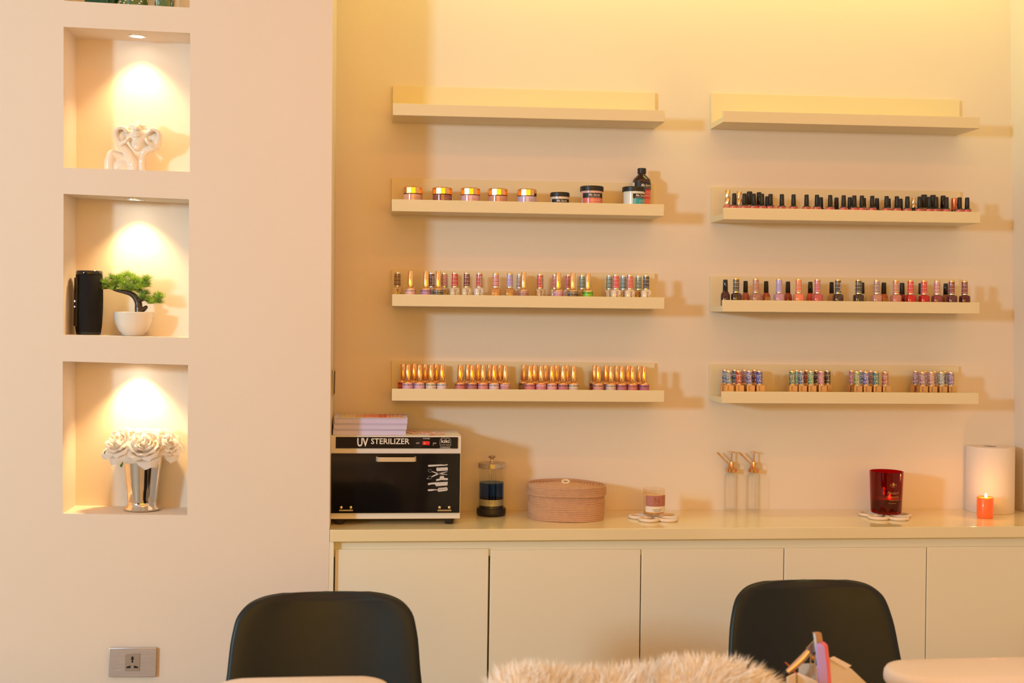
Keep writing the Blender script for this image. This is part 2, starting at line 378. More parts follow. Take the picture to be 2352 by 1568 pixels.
def dc(k, px, y, lab, num, label, grp, ink=INKB, amber=False, a0=-.1):
    loc, rt = shelf_pt(k, px, y)
    a0 = -loc.x/3.1+random.uniform(-.12, .12)
    t = thing('nail_polish_bottle', label, 'nail polish', loc, rt, grp)
    G = GOLD2 if amber else GOLD
    b = MB(); b.lathe([(.0115, 0), (.0130, .0012), (.0132, .003), (.0132, .0285), (.0120, .0318), (.0085, .0345), (.0062, .0352), (.0062, .037)], G, 28); b.build('bottle', t)
    l = MB(); lm = pol(lab, .35); R = .01335
    l.lathe([(R, .0035), (R, .0282)], lm, 32, closed=False)
    for i, zz in enumerate((.0225, .0165, .0105, .0048)):
        if i % 2 == 0: l.arc_text('DC %s DC %s DC %s' % (num, num, num), .0058, ink, R+.0002, zz, a0, .02, span=3.0)
        else: l.arc_text('Pure nude tone . Soft gel colour', .0030, INKR if ink is INKB and i == 1 else ink, R+.0002, zz+.001, a0, .0, span=2.8)
    l.build('label', t)
    c = MB(); c.lathe([(.0066, .0358), (.0076, .0364), (.0077, .0375), (.0072, .0735), (.0066, .0748), (.0035, .0752), (0, .0752)], G, 14 if amber else 24, closed=False)
    c.build('cap', t)
    return t

# ---- bottom left shelf: four clusters of gold bottles
l4 = [([(936.7, (225, 165, 180), 2436, 'pink'), (963.4, (232, 175, 180), 2437, 'rose pink'), (989.9, (236, 205, 175), 2438, 'ivory'), (1015.3, (240, 205, 195), 2439, 'pale blush')],
       [(925.5, (215, 85, 50)), (951.6, (225, 120, 140)), (976.1, (200, 120, 110)), (1002.1, (220, 160, 140))]),
      ([(1057.2, (215, 115, 105), 2440, 'coral'), (1084.1, (190, 115, 110), 2441, 'mauve brown'), (1109.3, (230, 145, 140), 2442, 'salmon pink'), (1134.8, (240, 195, 185), 2443, 'pale pink'), (1160.4, (205, 125, 125), 2444, 'dusty rose')],
       [(1074.4, (180, 95, 80)), (1098.3, (190, 100, 90)), (1124, (200, 110, 100)), (1147.7, (180, 90, 90))]),
      ([(1217, (225, 120, 120), 2445, 'coral pink'), (1242.6, (215, 110, 120), 2446, 'deep rose'), (1267.6, (238, 165, 160), 2447, 'light pink'), (1293.3, (205, 120, 120), 2448, 'mauve pink'), (1317.3, (228, 195, 165), 2449, 'cream')],
       [(1203, (190, 140, 100)), (1228.2, (180, 100, 90)), (1253.2, (180, 100, 90)), (1278.3, (190, 100, 90)), (1301.7, (190, 110, 100))]),
      ([(1374.2, (226, 155, 130), 2450, 'peach'), (1403.2, (228, 190, 165), 2451, 'beige'), (1428, (195, 110, 120), 2452, 'mauve'), (1453, (220, 120, 105), 2453, 'coral'), (1479.7, (190, 100, 120), 2454, 'plum pink')],
       [(1366, (170, 80, 60)), (1392.5, (200, 100, 80)), (1417, (190, 90, 80)), (1442.3, (190, 90, 80)), (1468, (180, 80, 90))])]
for ci, (fr, bk) in enumerate(l4):
    for i, (px, c, num, nm) in enumerate(fr):
        dc('L4', px, -.0985, c, num, 'gold-capped bottle, %s label, %s in front row of %s cluster' % (nm, nth(i, len(fr)), ORD[ci]), 'gold-capped bottles on the bottom left ledge', amber=True, ink=INKW if nm in ('dusty rose', 'deep rose') else INKB)
    for i, (px, c) in enumerate(bk):
        dc('L4', px, -.048, c, 2400+i, 'amber gold cap behind the labelled bottles, %s in back row of %s cluster' % (nth(i, len(bk)), ORD[ci]), 'gold-capped bottles on the bottom left ledge', amber=True)

# ---- third left shelf: mixed caps
G3 = 'bottles on the third left ledge'
CR = (226, 190, 150); RED = (205, 40, 45); MAR = (110, 22, 32); GRN = (165, 170, 145)
l3 = [('d', 912.5, -.05, (165, 125, 95), (222, 178, 125), 'tan printed cap and cream body, leftmost'),
      ('g', 943, -.098, (238, 180, 165), 2461, INKB, 'gold cap and peach pink label near left end'),
      ('g', 978.3, -.098, (195, 135, 165), 2471, INKB, 'gold cap and lilac label beside the black label'),
      ('b', 991, -.045, MAR, CR, 'maroon barcode cap tucked between two gold caps'),
      ('g', 1006.5, -.098, (62, 35, 22), 52, INKW, 'gold cap and black label near left end'),
      ('d', 1020.5, -.05, (205, 130, 125), CR, 'dusty pink printed cap beside a gold cap'),
      ('d', 1044.4, -.085, RED, CR, 'bright red printed cap and cream body, left half'),
      ('d', 1072, -.085, MAR, CR, 'maroon printed cap between two red caps'),
      ('b', 1100.7, -.085, RED, (232, 205, 180), 'red barcode cap over pale cream body'),
      ('k', 1138.5, -.095, (225, 160, 150), (205, 125, 60), 'salmon pink printed cap on copper body'),
      ('k', 1170.8, -.095, (175, 145, 195), (190, 120, 50), 'lilac printed cap on bronze body'),
      ('b', 1193.7, -.045, (215, 175, 155), CR, 'pale cap mostly hidden behind a gold cap'),
      ('g', 1202.6, -.098, (170, 95, 85), 103, INKW, 'gold cap and mauve brown label in the middle'),
      ('b', 1240.5, -.065, (215, 60, 50), (225, 180, 135), 'red and white cap standing alone'),
      ('d', 1275, -.045, (215, 95, 85), CR, 'red patterned cap behind the pink gold-capped bottle'),
      ('g', 1282, -.098, (205, 120, 140), 2480, INKW, 'gold cap and rose pink label right of middle'),
      ('d', 1306, -.05, (210, 85, 100), (232, 195, 175), 'red and lilac cap beside a black-labelled bottle'),
      ('g', 1315.6, -.098, (66, 36, 20), 862, INKW, 'gold cap and dark brown label right of middle'),
      ('d', 1337.5, -.045, GRN, (205, 150, 95), 'grey green cap left of the lime label'),
      ('g', 1350.3, -.098, (135, 205, 50), 888, INKB, 'gold cap and bright lime green label'),
      ('d', 1399.5, -.05, GRN, CR, 'grey green cap at left of right-hand cluster'),
      ('d', 1414.4, -.098, (225, 60, 65), (236, 196, 160), 'coral red cap in front of right-hand cluster'),
      ('d', 1432, -.05, (160, 170, 160), CR, 'grey cap between two coral caps'),
      ('d', 1446.5, -.098, (220, 85, 75), (236, 196, 160), 'salmon red cap in front of right-hand cluster'),
      ('d', 1466.7, -.045, GRN, (205, 150, 90), 'faded green cap left of the black cap'),
      ('d', 1484, -.098, (28, 20, 38), (238, 200, 165), 'near-black printed cap, rightmost')]
for i, r in enumerate(l3):
    if r[0] == 'g':
        dc('L3', r[1], r[2], r[3], r[4], 'polish bottle, %s, third left ledge' % r[6], G3, ink=r[5])
    else:
        ink = INKB if r[3] in (GRN, (160, 170, 160), (165, 125, 95), (215, 175, 155)) else (INKR if r[3] in ((225, 160, 150),) else INKW)
        dnd('L3', r[1], r[2], r[3], r[4], 400+i*7, 'polish bottle, %s, third left ledge' % r[5], G3, ink=ink, letters=r[0] != 'k', bar=r[0] == 'b', flake=.6 if r[0] == 'k' else 0)

# ---- black-capped lacquers
def lacquer(k, px, y, body, label, grp, h=.067, capr=.0064, ch=.0305, br=.0110, glossy=False, paper=False, capm=None, name='nail_polish_bottle', sh=.0105):
    loc, rt = shelf_pt(k, px, y)
    t = thing(name, label, 'nail polish', loc, rt, grp)
    z0 = h-ch; b = MB(); bm = pol(body, .12)
    b.lathe([(br-.002, 0), (br-.0004, .001), (br, .003), (br, z0-sh), (br-.0012, z0-sh*.62), (capr+.0012, z0-sh*.14), (capr-.0005, z0)], bm, 24, 2.3)
    b.build('bottle', t)
    if paper:
        MB().box(-.0062, .0072, -br-.0004, -br+.001, .006, z0-.011, mat('buff_paper_label', (222, 185, 135), .8)).text('BATCH', .003, INKB, .0005, z0-.015, -br-.0005).text('notice', .0025, INKB, .0005, z0-.019, -br-.0005).build('paper_label', t)
    c = MB(); cm = capm or (GLOSSBLK if glossy else BLACK)
    c.lathe([(capr-.0004, z0), (capr, z0+.0008), (capr*.88, h-.0018), (capr*.82, h-.0004), (capr*.6, h), (0, h)], cm, 24, closed=False)
    c.build('cap', t)
    return t
G2 = 'black-capped bottles on the second right ledge'
PINK = mat('salmon_pink_label', (240, 125, 125), .4)
BLKB = (14, 10, 10)
def shellac(px, y, label, front=True):
    t = lacquer('R2', px, y, BLKB, label, G2, h=.0555, capr=.0062, ch=.0285, br=.0105, sh=.0045)
    l = MB(); l.lathe([(.0107, .003), (.0107, .0222)], PINK, 24, ex=2.3, closed=False)
    l.arc_text('CND', .0055, INKB, .0111, .0172, 0, .0); l.arc_text('SHELLAC', .0030, INKW, .0111, .0135, 0, .0)
    l.build('label', t); return t
fr = [1686.8, 1710, 1731.3, 1750.4, 1769.9, 1796, 1822.8, 1852.7, 1876.6, 1907, 1938, 1962.3, 1979.8, 2003.6, 2036.6, 2060, 2084.3, 2112.3, 2134.4, 2150.3, 2173.9, 2204.2, 2221.6]
for i, px in enumerate(fr):
    shellac(px, -.098, 'small black-capped bottle, pink label, %s in front row of second right ledge' % nth(i, len(fr)))
bk = [1762.4, 1885.7, 1921.4, 1952, 1984.5, 2014.4, 2041, 2068.6]
for i, px in enumerate(bk):
    shellac(px, -.035 if px not in (1952,) else -.05, 'small black cap peeking out, %s in back row of second right ledge' % nth(i, len(bk)))
WGOLD = mat('pale_twisted_gold', (.92, .70, .42), .3, 1, srgb=False)
def goldcap(px, y, body, label, h=.066, capr=.0075, br=.0125):
    loc, rt = shelf_pt('R2', px, y)
    t = thing('nail_polish_bottle', label, 'nail polish', loc, rt, G2)
    MB().lathe([(br-.002, 0), (br, .002), (br, .022), (br-.0015, .0262), (capr, .0292)], pol(body, .12), 24).build('bottle', t)
    c = MB(); vs = []; n = 14; m = 10
    for i in range(m+1):
        zz = .0296+(h-.0296)*i/m; rr = capr*(1.04-.16*i/m)
        for k in range(n):
            a = 2*PI*k/n+i*.16; q = 1-.08*(k % 2); vs.append((rr*q*math.cos(a), rr*q*math.sin(a), zz))
    fs = [(i*n+k, i*n+(k+1) % n, (i+1)*n+(k+1) % n, (i+1)*n+k) for i in range(m) for k in range(n)]+[tuple(range(m*n, m*n+n))]
    c.add(vs, fs, WGOLD, False); c.build('cap', t); return t
goldcap(1671.5, -.072, (205, 110, 85), 'coral polish with twisted gold cap, leftmost on the second right ledge')
goldcap(1697.5, -.045, (215, 150, 120), 'blush polish with twisted gold cap, second from left on the second right ledge')
lacquer('R2', 1721.6, -.045, (215, 160, 135), 'tall matte black cap over nude polish, left end of second right ledge', G2, h=.0665, capr=.0082, ch=.036, br=.0125)
lacquer('R2', 1743.6, -.05, (165, 15, 20), 'tall glossy black cap over red polish, left end of second right ledge', G2, h=.0645, capr=.0072, ch=.034, br=.0115, glossy=True)
lacquer('R2', 2122.6, -.045, (170, 120, 60), 'tall flared black cap, left of the tall pair on second right ledge', G2, h=.0665, capr=.0086, ch=.036, br=.0125)
lacquer('R2', 2143, -.045, BLKB, 'tall flared black cap, right of the tall pair on second right ledge', G2, h=.066, capr=.0084, ch=.035, br=.0125)
lacquer('R2', 2166.3, -.05, (220, 120, 115), 'tall straight black cap over pink polish, right part of second right ledge', G2, h=.0645, capr=.0074, ch=.036, br=.0125, glossy=True)
goldcap(2098.5, -.06, (20, 16, 14), 'short gold cap on dark bottle, right part of second right ledge', h=.056, capr=.006, br=.0105)
loc, rt = shelf_pt('R2', 2192.7, -.05)
t = thing('nail_polish_bottle', 'glossy orange cylinder cap on green base, right end of second right ledge', 'nail polish', loc, rt, G2)
MB().lathe([(.010, 0), (.0105, .001), (.0105, .024), (.0085, .0255)], pol((45, 75, 35)), 24).build('bottle', t)
MB().lathe([(.0088, .0258), (.009, .0265), (.0088, .0572), (.008, .058), (0, .058)], pol((225, 110, 65), .2, .3), 24, closed=False).arc_text('O', .008, INKB, .0092, .037, .5, .05).build('cap', t)

# ---- third right shelf
G33 = 'bottles on the third right ledge'
r3 = [(1690.8, (60, 42, 20), (68, 34, 18), 'black printed cap on dark brown body', INKW, 0, 0), (1736, (190, 110, 90), (165, 100, 85), 'dusty red printed cap on shimmering mauve body', INKW, 0, .6),
      (1789.4, (180, 150, 200), (195, 135, 145), 'lilac printed cap on lilac pink body', INKW, 0, 0), (1834.4, (235, 120, 70), (240, 120, 80), 'orange printed cap on coral orange body', INKW, 0, .2),
      (1877.6, (215, 85, 95), (200, 82, 80), 'rose red barcode cap on rose body', INKW, 1, 0), (1924.7, (30, 16, 34), (52, 14, 16), 'navy barcode cap on black cherry body', INKW, 1, .3),
      (1971.8, (42, 32, 20), (64, 34, 22), 'black and gold printed cap on dark brown body, mid ledge', INKW, 0, 0), (2013.4, (205, 160, 145), (195, 125, 105), 'silvery pink printed cap on dusty pink body', INKB, 0, .3),
      (2057.8, (215, 120, 90), (200, 110, 90), 'salmon barcode cap on warm rose body', INKW, 1, .3), (2091.5, (225, 30, 35), (200, 14, 18), 'bright red cap on bright red body, left of the pair', INKW, 0, 0),
      (2122.4, (220, 35, 35), (190, 12, 16), 'bright red cap on bright red body, right of the pair', INKW, 0, 0), (2152, (225, 165, 150), (135, 40, 45), 'pale pink printed cap on burgundy body', INKR, 0, .3),
      (2185.7, (140, 15, 30), (95, 20, 28), 'wine red cap on dark wine body, second from right', INKW, 0, .2), (2215.7, (130, 12, 26), (90, 14, 22), 'wine red cap on dark wine body, rightmost', INKW, 0, 0)]
for i, (px, c, bd, ds, ink, bar, fl) in enumerate(r3):
    dnd('R3', px, -.098, c, bd, 500+i*3, '%s, third right ledge' % ds, G33, ink=ink, bar=bool(bar), flake=fl)
lacquer('R3', 1666, -.095, (62, 10, 14), 'glossy black cap on black cherry body, leftmost on third right ledge', G33, br=.0118, capr=.0068, glossy=True, h=.069)
lacquer('R3', 1712.5, -.06, (180, 90, 75), 'matte black cap on dusty rose body, third right ledge', G33)
lacquer('R3', 1759.8, -.06, (175, 75, 50), 'matte black cap on terracotta body with paper label, third right ledge', G33, paper=True)
lacquer('R3', 1809.8, -.055, (160, 65, 42), 'matte black cap on brick red body, third right ledge', G33)
lacquer('R3', 1861.2, -.055, (215, 90, 62), 'glossy black cap on coral body behind rose bottle, third right ledge', G33, capr=.0068, glossy=True)
lacquer('R3', 1910.2, -.05, (205, 150, 95), 'matte black cap on clear tan body behind cherry bottle, third right ledge', G33, capr=.0062, paper=True)
lacquer('R3', 1980.5, -.045, (200, 175, 120), 'black cap hidden behind dark brown bottle, third right ledge', G33, capr=.006)
lacquer('R3', 2030, -.06, (190, 90, 40), 'matte black cap on amber body with paper label, third right ledge', G33, capr=.0068, paper=True)
lacquer('R3', 2072, -.05, (130, 12, 14), 'matte black cap on dark red body, third right ledge', G33, capr=.0068, br=.0116)
lacquer('R3', 2114.5, -.04, (200, 165, 110), 'black cap hidden behind a bright red bottle, third right ledge', G33, capr=.006)
lacquer('R3', 2172.3, -.05, (160, 85, 45), 'glossy black cap on brown body beside wine bottle, third right ledge', G33, capr=.0068, glossy=True)

# ---- bottom right shelf: square bronze bottles
BRONZE = mat('bronze_metallic_box', (.80, .47, .20), .33, .75, srgb=False)
def square(px, y, cols, nm, label, grp='square bronze bottles on the bottom right ledge', bw=.0215, dx=0):
    loc, rt = shelf_pt('R4', px, y)
    t = thing('nail_polish_bottle', label, 'nail polish', loc, rt, grp); h = bw/2
    b = MB(); b.box(-h, h, -h, h, 0, .031, BRONZE, .0008)
    v, f, w = text_geo('DND', 0); b.add([(q*.006-.006, -h-.0002, .023-p*.006) for p, q in v], f, INKB, False)
    v, f, w = text_geo('gel', 0); b.add([(q*.005+.001, -h-.0002, .019-p*.005) for p, q in v], f, INKG, False)
    b.build('bottle', t)
    c = MB(); fm = foil(*cols)
    c.lathe([(.006, .031), (.0083, .0312), (.0083, .034)], GOLD, 24, closed=False)
    c.lathe([(.0083, .034), (.0080, .066)], fm, 24, closed=False)
    c.lathe([(.0080, .066), (.0081, .0675), (.0076, .0695), (.006, .0705), (0, .0705)], GOLD, 24, closed=False)
    c.arc_text('DND', .0055, INKW, .0086, .054, -.3, .02); c.arc_text('9D', .006, INKW, .0086, .040, .1, .02)
    c.build('cap', t, loc=(dx, 0, 0)); return t
GY = ((120, 125, 125), (190, 175, 165), (95, 95, 100)); RD = ((175, 20, 30), (215, 60, 50), (240, 150, 80)); PU = ((110, 90, 150), (200, 170, 190), (60, 50, 120)); BL = ((25, 25, 120), (90, 90, 190), (190, 170, 190))
MR = ((110, 40, 60), (180, 120, 130), (60, 30, 40)); GN = ((60, 115, 80), (130, 150, 110), (205, 140, 110)); BG = ((90, 100, 120), (160, 150, 160), (60, 70, 100)); LG = ((120, 160, 90), (190, 190, 130), (70, 120, 80))
PK = ((205, 80, 110), (230, 140, 150), (240, 180, 110)); BK = ((55, 55, 65), (120, 110, 90), (30, 30, 60)); LM = ((160, 165, 80), (200, 180, 110), (90, 100, 60)); TE = ((30, 90, 80), (90, 150, 130), (160, 150, 120))
OR_ = ((205, 90, 60), (225, 150, 120), (160, 60, 50)); PS = ((180, 110, 120), (215, 170, 160), (130, 90, 110)); SA = ((215, 130, 110), (230, 180, 150), (180, 90, 80)); SV = ((170, 155, 140), (215, 200, 175), (120, 115, 115)); PP = ((150, 100, 130), (205, 150, 160), (90, 80, 130))
r4 = [([(1673.5, GY, 'grey silver'), (1697.3, RD, 'red'), (1721.9, PU, 'lilac'), (1744.6, BL, 'blue')], [(1665.5, BG, 'slate'), (1688, BK, 'charcoal'), (1711, PS, 'pink'), (1733.5, MR, 'maroon')]),
      ([(1819.5, GN, 'green'), (1841.2, BG, 'slate blue'), (1863.3, LG, 'lime green'), (1886.7, PK, 'pink red')], [(1831, LG, 'pale green'), (1853, RD, 'red'), (1875, BK, 'charcoal'), (1900, BK, 'near black')]),
      ([(1968.2, LM, 'yellow green'), (1989.9, PU, 'purple'), (2012.3, TE, 'teal'), (2034, OR_, 'orange')], [(1956.6, PK, 'pink'), (1977.9, BG, 'grey'), (2000.5, PS, 'dusty pink')]),
      ([(2118.5, PS, 'silver pink'), (2140.2, SA, 'salmon'), (2163.3, SV, 'cream silver'), (2185, PP, 'violet pink')], [(2103, PS, 'pink'), (2124, SA, 'salmon'), (2147, SV, 'silver'), (2170, BG, 'grey')])]
for ci, (f_, b_) in enumerate(r4):
    for i, (px, c, nm) in enumerate(f_):
        square(px, -.100, c, nm, 'square bronze bottle, %s cap, %s in front row of %s cluster' % (nm, nth(i, len(f_)), ORD[ci]), dx=-.0012*(1 if i else 0))
    for i, (px, c, nm) in enumerate(b_):
        square(px, -.052, c, nm, 'bronze bottle, %s cap, %s in back row of %s cluster' % (nm, nth(i, len(b_)), ORD[ci]))

# ---- second left shelf: powder jars and bottle
GJ = 'gold-lidded powder jars on the second left ledge'
for i, (px, c, nm) in enumerate([(948.3, (225, 155, 125), 'peach'), (1016, (150, 80, 70), 'rosewood'), (1080.3, (225, 165, 165), 'blush pink'), (1143.3, (215, 140, 115), 'apricot'), (1210.4, (205, 170, 190), 'lilac')]):
    loc, rt = shelf_pt('L2', px, -.078, .025)
    t = thing('powder_jar', 'round powder jar, %s powder under gold lid, second left ledge' % nm, 'jar', loc, rt, GJ)
    b = MB(); b.lathe([(.022, 0), (.0245, .0015), (.0248, .004), (.0248, .032)], pol(c, .12), 36)
    b.arc_text('DC', .010, INKG, .0251, .019, .35, -.005); b.build('jar', t)
    c_ = MB(); c_.lathe([(.0248, .0335), (.0257, .034), (.0257, .0485), (.0245, .0508), (.021, .0518), (0, .0518)], GOLD2, 14, closed=False); c_.build('lid', t, ang=20)
JG = 'black-lidded acrylic jars on the second left ledge'
def ajar(px, y, h, rl, rb, lh, powder, band, lines, label, half=None, a0=.0, ang=(-1.15, 1.2)):
    loc, rt = shelf_pt('L2', px, y, .03)
    t = thing('powder_jar', label, 'jar', loc, rt, JG)
    MB().lathe([(rb-.002, 0), (rb, .002), (rb, h-lh-.004), (rb+.0005, h-lh-.0035), (rb+.0005, h-lh)], pol(powder, .12), 36).build('jar', t)
    l = MB(); R = rb+.0003; n = 20
    def band_(z0, z1, m_):
        vs = [(R*math.sin(a0+ang[0]+(ang[1]-ang[0])*k/n), -R*math.cos(a0+ang[0]+(ang[1]-ang[0])*k/n), z) for z in (z0, z1) for k in range(n+1)]
        l.add(vs, [(k, k+1, n+2+k, n+1+k) for k in range(n)], m_)
    zt = h-lh-.006; zb = zt-.0125
    band_(zb, zt, INKB); band_(.006, zb, pol(band, .3))
    l.arc_text('Mia Secret', .0085, INKW, R+.0003, zb+.005, a0+.1, .012, .25, span=1.15); l.arc_text('professional nail system', .003, INKW, R+.0003, zb+.0015, a0+.1, 0, span=1.2)
    for j, s_ in enumerate(lines): l.arc_text(s_, .006, INKW, R+.0003, zb-.0085-j*.0075, a0+.2, -.005)
    l.build('label', t)
    MB().lathe([(rl-.0008, h-lh), (rl, h-lh+.0008), (rl, h-.0016), (rl-.0016, h), (0, h)], BLACK, 40, closed=False).build('lid', t)
ajar(1286, -.078, .0445, .0252, .0240, .0118, (222, 190, 165), (225, 95, 80), ['BALANCE'], 'small acrylic jar, black lid and coral label, second left ledge')
ajar(1359.3, -.078, .062, .0305, .0273, .0125, (224, 165, 145), (226, 105, 85), ['BALANCE', 'ACRYLIC'], 'large acrylic jar with black lid and coral label, second left ledge')
ajar(1456, -.085, .062, .0305, .0273, .0125, (232, 215, 190), (20, 150, 160), ['CLEAR', 'ACRYLIC'], 'large acrylic jar with teal label in front of the dark bottle', a0=.45, ang=(-.75, 1.1))
loc, rt = shelf_pt('L2', 1473.9, -.040, .05)
t = thing('monomer_bottle', 'dark brown plastic bottle with black cap and red label, behind the teal jar', 'bottle', loc, rt)
BRN = mat('dark_amber_plastic', (.035, .012, .006), .15, srgb=False, coat=.5)
MB().lathe([(.0215, 0), (.0238, .002), (.0238, .080), (.0236, .084), (.0225, .0875), (.0115, .0985), (.0098, .101), (.0098, .104)], BRN, 40).build('bottle', t)
MB().lathe([(.0110, .1025), (.0116, .103), (.0116, .1155), (.0105, .1168), (0, .1168)], BLACK, 24, closed=False, ribs=1, rib=-.02).build('cap', t)
l = MB(); R = .0240
def bnd(a1, a2, z0, z1, m_, R=R, n=20):
    l.add([(R*math.sin(a1+(a2-a1)*k/n), -R*math.cos(a1+(a2-a1)*k/n), z) for z in (z0, z1) for k in range(n+1)], [(k, k+1, n+2+k, n+1+k) for k in range(n)], m_)
bnd(-1.75, -1.1, .02, .078, INKW); bnd(-1.05, 1.6, .06, .078, INKB); bnd(-1.05, 1.6, .036, .0595, pol((215, 30, 50), .35)); bnd(-1.05, 1.6, .006, .0355, pol((225, 100, 70), .35))
l.arc_text('Mia Secret', .010, INKW, .0243, .067, .35, .012, .25, span=1.2); l.arc_text('professional nail system', .0032, INKW, .0243, .0625, .35, 0, span=1.2)
l.arc_text('LIQUID', .0085, INKW, .0243, .049, .62, -.005); l.arc_text('MONOMER', .0085, INKW, .0243, .040, .55, -.005)
l.build('label', t)
# ------------------------------------------------------------------ niche downlights
GLOW = mat('lamp_lens', (1, .9, .7), .3, emit=22, ecol=(1, .88, .66), srgb=False)
def spot(loc, power, size=96):
    l = bpy.data.lights.new('niche_spot', 'SPOT'); l.energy = power; l.color = (1, .68, .30); l.spot_size = math.radians(size); l.spot_blend = .75; l.shadow_soft_size = .012
    o = bpy.data.objects.new('niche_spot', l); COL.objects.link(o); o.location = loc; o.rotation_euler = (math.radians(4), 0, 0); return o
for i, (px, py, ds) in enumerate([(0, 0, 'topmost'), (316, 88, 'second from top'), (313, 458, 'third from top'), (318, 834, 'lowest')]):
    n = nich[i]; X = PY(316, 200, -.2).x if i != 3 else PY(322, 200, -.2).x
    tt = (X-n[0].x)/(n[1].x-n[0].x); zt = n[0].z+(n[1].z-n[0].z)*tt
    t = thing('recessed_downlight', 'small recessed downlight in the ceiling of the %s niche' % ds, 'lamp', (X, -.212 if i < 3 else -.200, zt-.0002), (0, math.atan2(-(n[1].z-n[0].z), n[1].x-n[0].x), 0), 'niche downlights')
    MB().lathe([(.0215, 0), (.0215, -.0022), (.0165, -.0030), (.0160, -.0012)], SILVER, 32, closed=False).build('trim_ring', t)
    MB().lathe([(.0160, -.0010), (.010, -.0016), (0, -.0018)], GLOW, 24, closed=False).build('lens', t)
    spot((X, -.207 if i < 3 else -.196, zt-.012), (2, 4.2, 4.6, 6.2)[i], 100)

# niche 0: ceramic cacti (only their feet are in view)
def nz(i, x):
    n = nich[i]; return n[2].z+(n[3].z-n[2].z)*(x-n[2].x)/(n[3].x-n[2].x)
GRN1 = mat('dark_green_glaze', (.02, .10, .055), .18, srgb=False, coat=.5); GRN2 = mat('mottled_green_glaze', (.09, .16, .05), .2, srgb=False, coat=.5, var=.5, vscale=60)
CERW = mat('white_ceramic', (.86, .80, .72), .12, srgb=False, coat=.6)
def nst(i, px, y): P = PY(px, 400, y); return Vector((P.x, y, nz(i, P.x)+.0003))
p = nst(0, 226, -.215); t = thing('cactus_figurine', 'dark green ribbed ceramic cactus, left in the top niche', 'ornament', p, group='ceramic cacti in the top niche')
b = MB(); b.lathe([(.028, 0), (.034, .004), (.043, .03), (.044, .05), (.036, .078), (.018, .094), (0, .098)], GRN1, 28, ribs=1, rib=-.14); b.build('body', t)
p = nst(0, 302, -.215); t = thing('cactus_figurine', 'mottled green cactus with white dots, middle of the top niche', 'ornament', p, group='ceramic cacti in the top niche')
MB().lathe([(.027, 0), (.031, .004), (.033, .025), (.030, .05), (.017, .066), (0, .071)], GRN2, 28).build('body', t)
b = MB()
for k in range(70):
    a = k*2.4; z = .004+.055*((k*7) % 70)/70; r = .0325 if z < .04 else .0325-(z-.04)*.55
    b.ball((r*math.cos(a), r*math.sin(a), z), .0024, CERW, 8)
b.build('dots', t)
p = nst(0, 371, -.215); t = thing('cactus_figurine', 'tall green cactus with pale spines, right in the top niche', 'ornament', p, group='ceramic cacti in the top niche')
MB().lathe([(.020, 0), (.022, .003), (.023, .06), (.021, .10), (.012, .118), (0, .122)], GRN2, 16, ribs=1, rib=-.12).build('body', t)
b = MB()
for k in range(60):
    a = k*2.399; z = .005+.10*((k*13) % 60)/60; c = Vector((.0222*math.cos(a), .0222*math.sin(a), z))
    b.tube([c, c+Vector((.002*math.cos(a), .002*math.sin(a), .006))], .0007, CERW, 4)
b.build('spines', t)
p = nst(0, 398, -.20); t = MB().lathe([(.0085, 0), (.009, .002), (.0078, .10), (.006, .108), (0, .11)], CERW, 20).build('candlestick', loc=p)
tag(t, 'slim cream ceramic column beside the tall green cactus', 'ornament')

# niche 1: glazed face-and-hands sculpture, grown from overlapping forms
def organic(shapes, mt, name, loc, voxel=.0010, smooth=11, rot=None):
    b = MB()
    for s_ in shapes:
        if s_[0] == 'b': b.ball(s_[1], s_[2], mt, 20, s_[3] if len(s_) > 3 else None)
        else:
            pts = smooth_path(s_[1], 5) if len(s_[1]) > 2 else [Vector(q) for q in s_[1]]
            r = s_[2]; n = len(pts); rr = [r[0]+(r[-1]-r[0])*k/(n-1) for k in range(n)] if len(r) == 2 else [r[min(int(k/(n-1)*(len(r)-1)), len(r)-2)]*(1-(k/(n-1)*(len(r)-1)-min(int(k/(n-1)*(len(r)-1)), len(r)-2)))+r[min(int(k/(n-1)*(len(r)-1)), len(r)-2)+1]*(k/(n-1)*(len(r)-1)-min(int(k/(n-1)*(len(r)-1)), len(r)-2)) for k in range(n)]
            b.tube(pts, rr, mt, 14); b.ball(pts[0], rr[0], mt, 14); b.ball(pts[-1], rr[-1], mt, 14)
    o = b.build(name); m1 = o.modifiers.new('r', 'REMESH'); m1.mode = 'VOXEL'; m1.voxel_size = voxel; m1.use_smooth_shade = True
    m2 = o.modifiers.new('s', 'SMOOTH'); m2.factor = .5; m2.iterations = smooth
    dg = bpy.context.evaluated_depsgraph_get(); me = bpy.data.meshes.new_from_object(o.evaluated_get(dg)); bpy.data.objects.remove(o)
    for pl in me.polygons: pl.use_smooth = True
    if not me.materials: me.materials.append(mt)
    o = bpy.data.objects.new(name, me); COL.objects.link(o); o.location = loc
    if rot: o.rotation_euler = rot
    return o
# pixel frame of the figure: 1 px = 1.0435 mm at its distance; u right, w up from the niche floor
K = 2.99/F
def fu(u, w, d=0): return ((u-308)*K, d, (392-w)*K)
sh = []
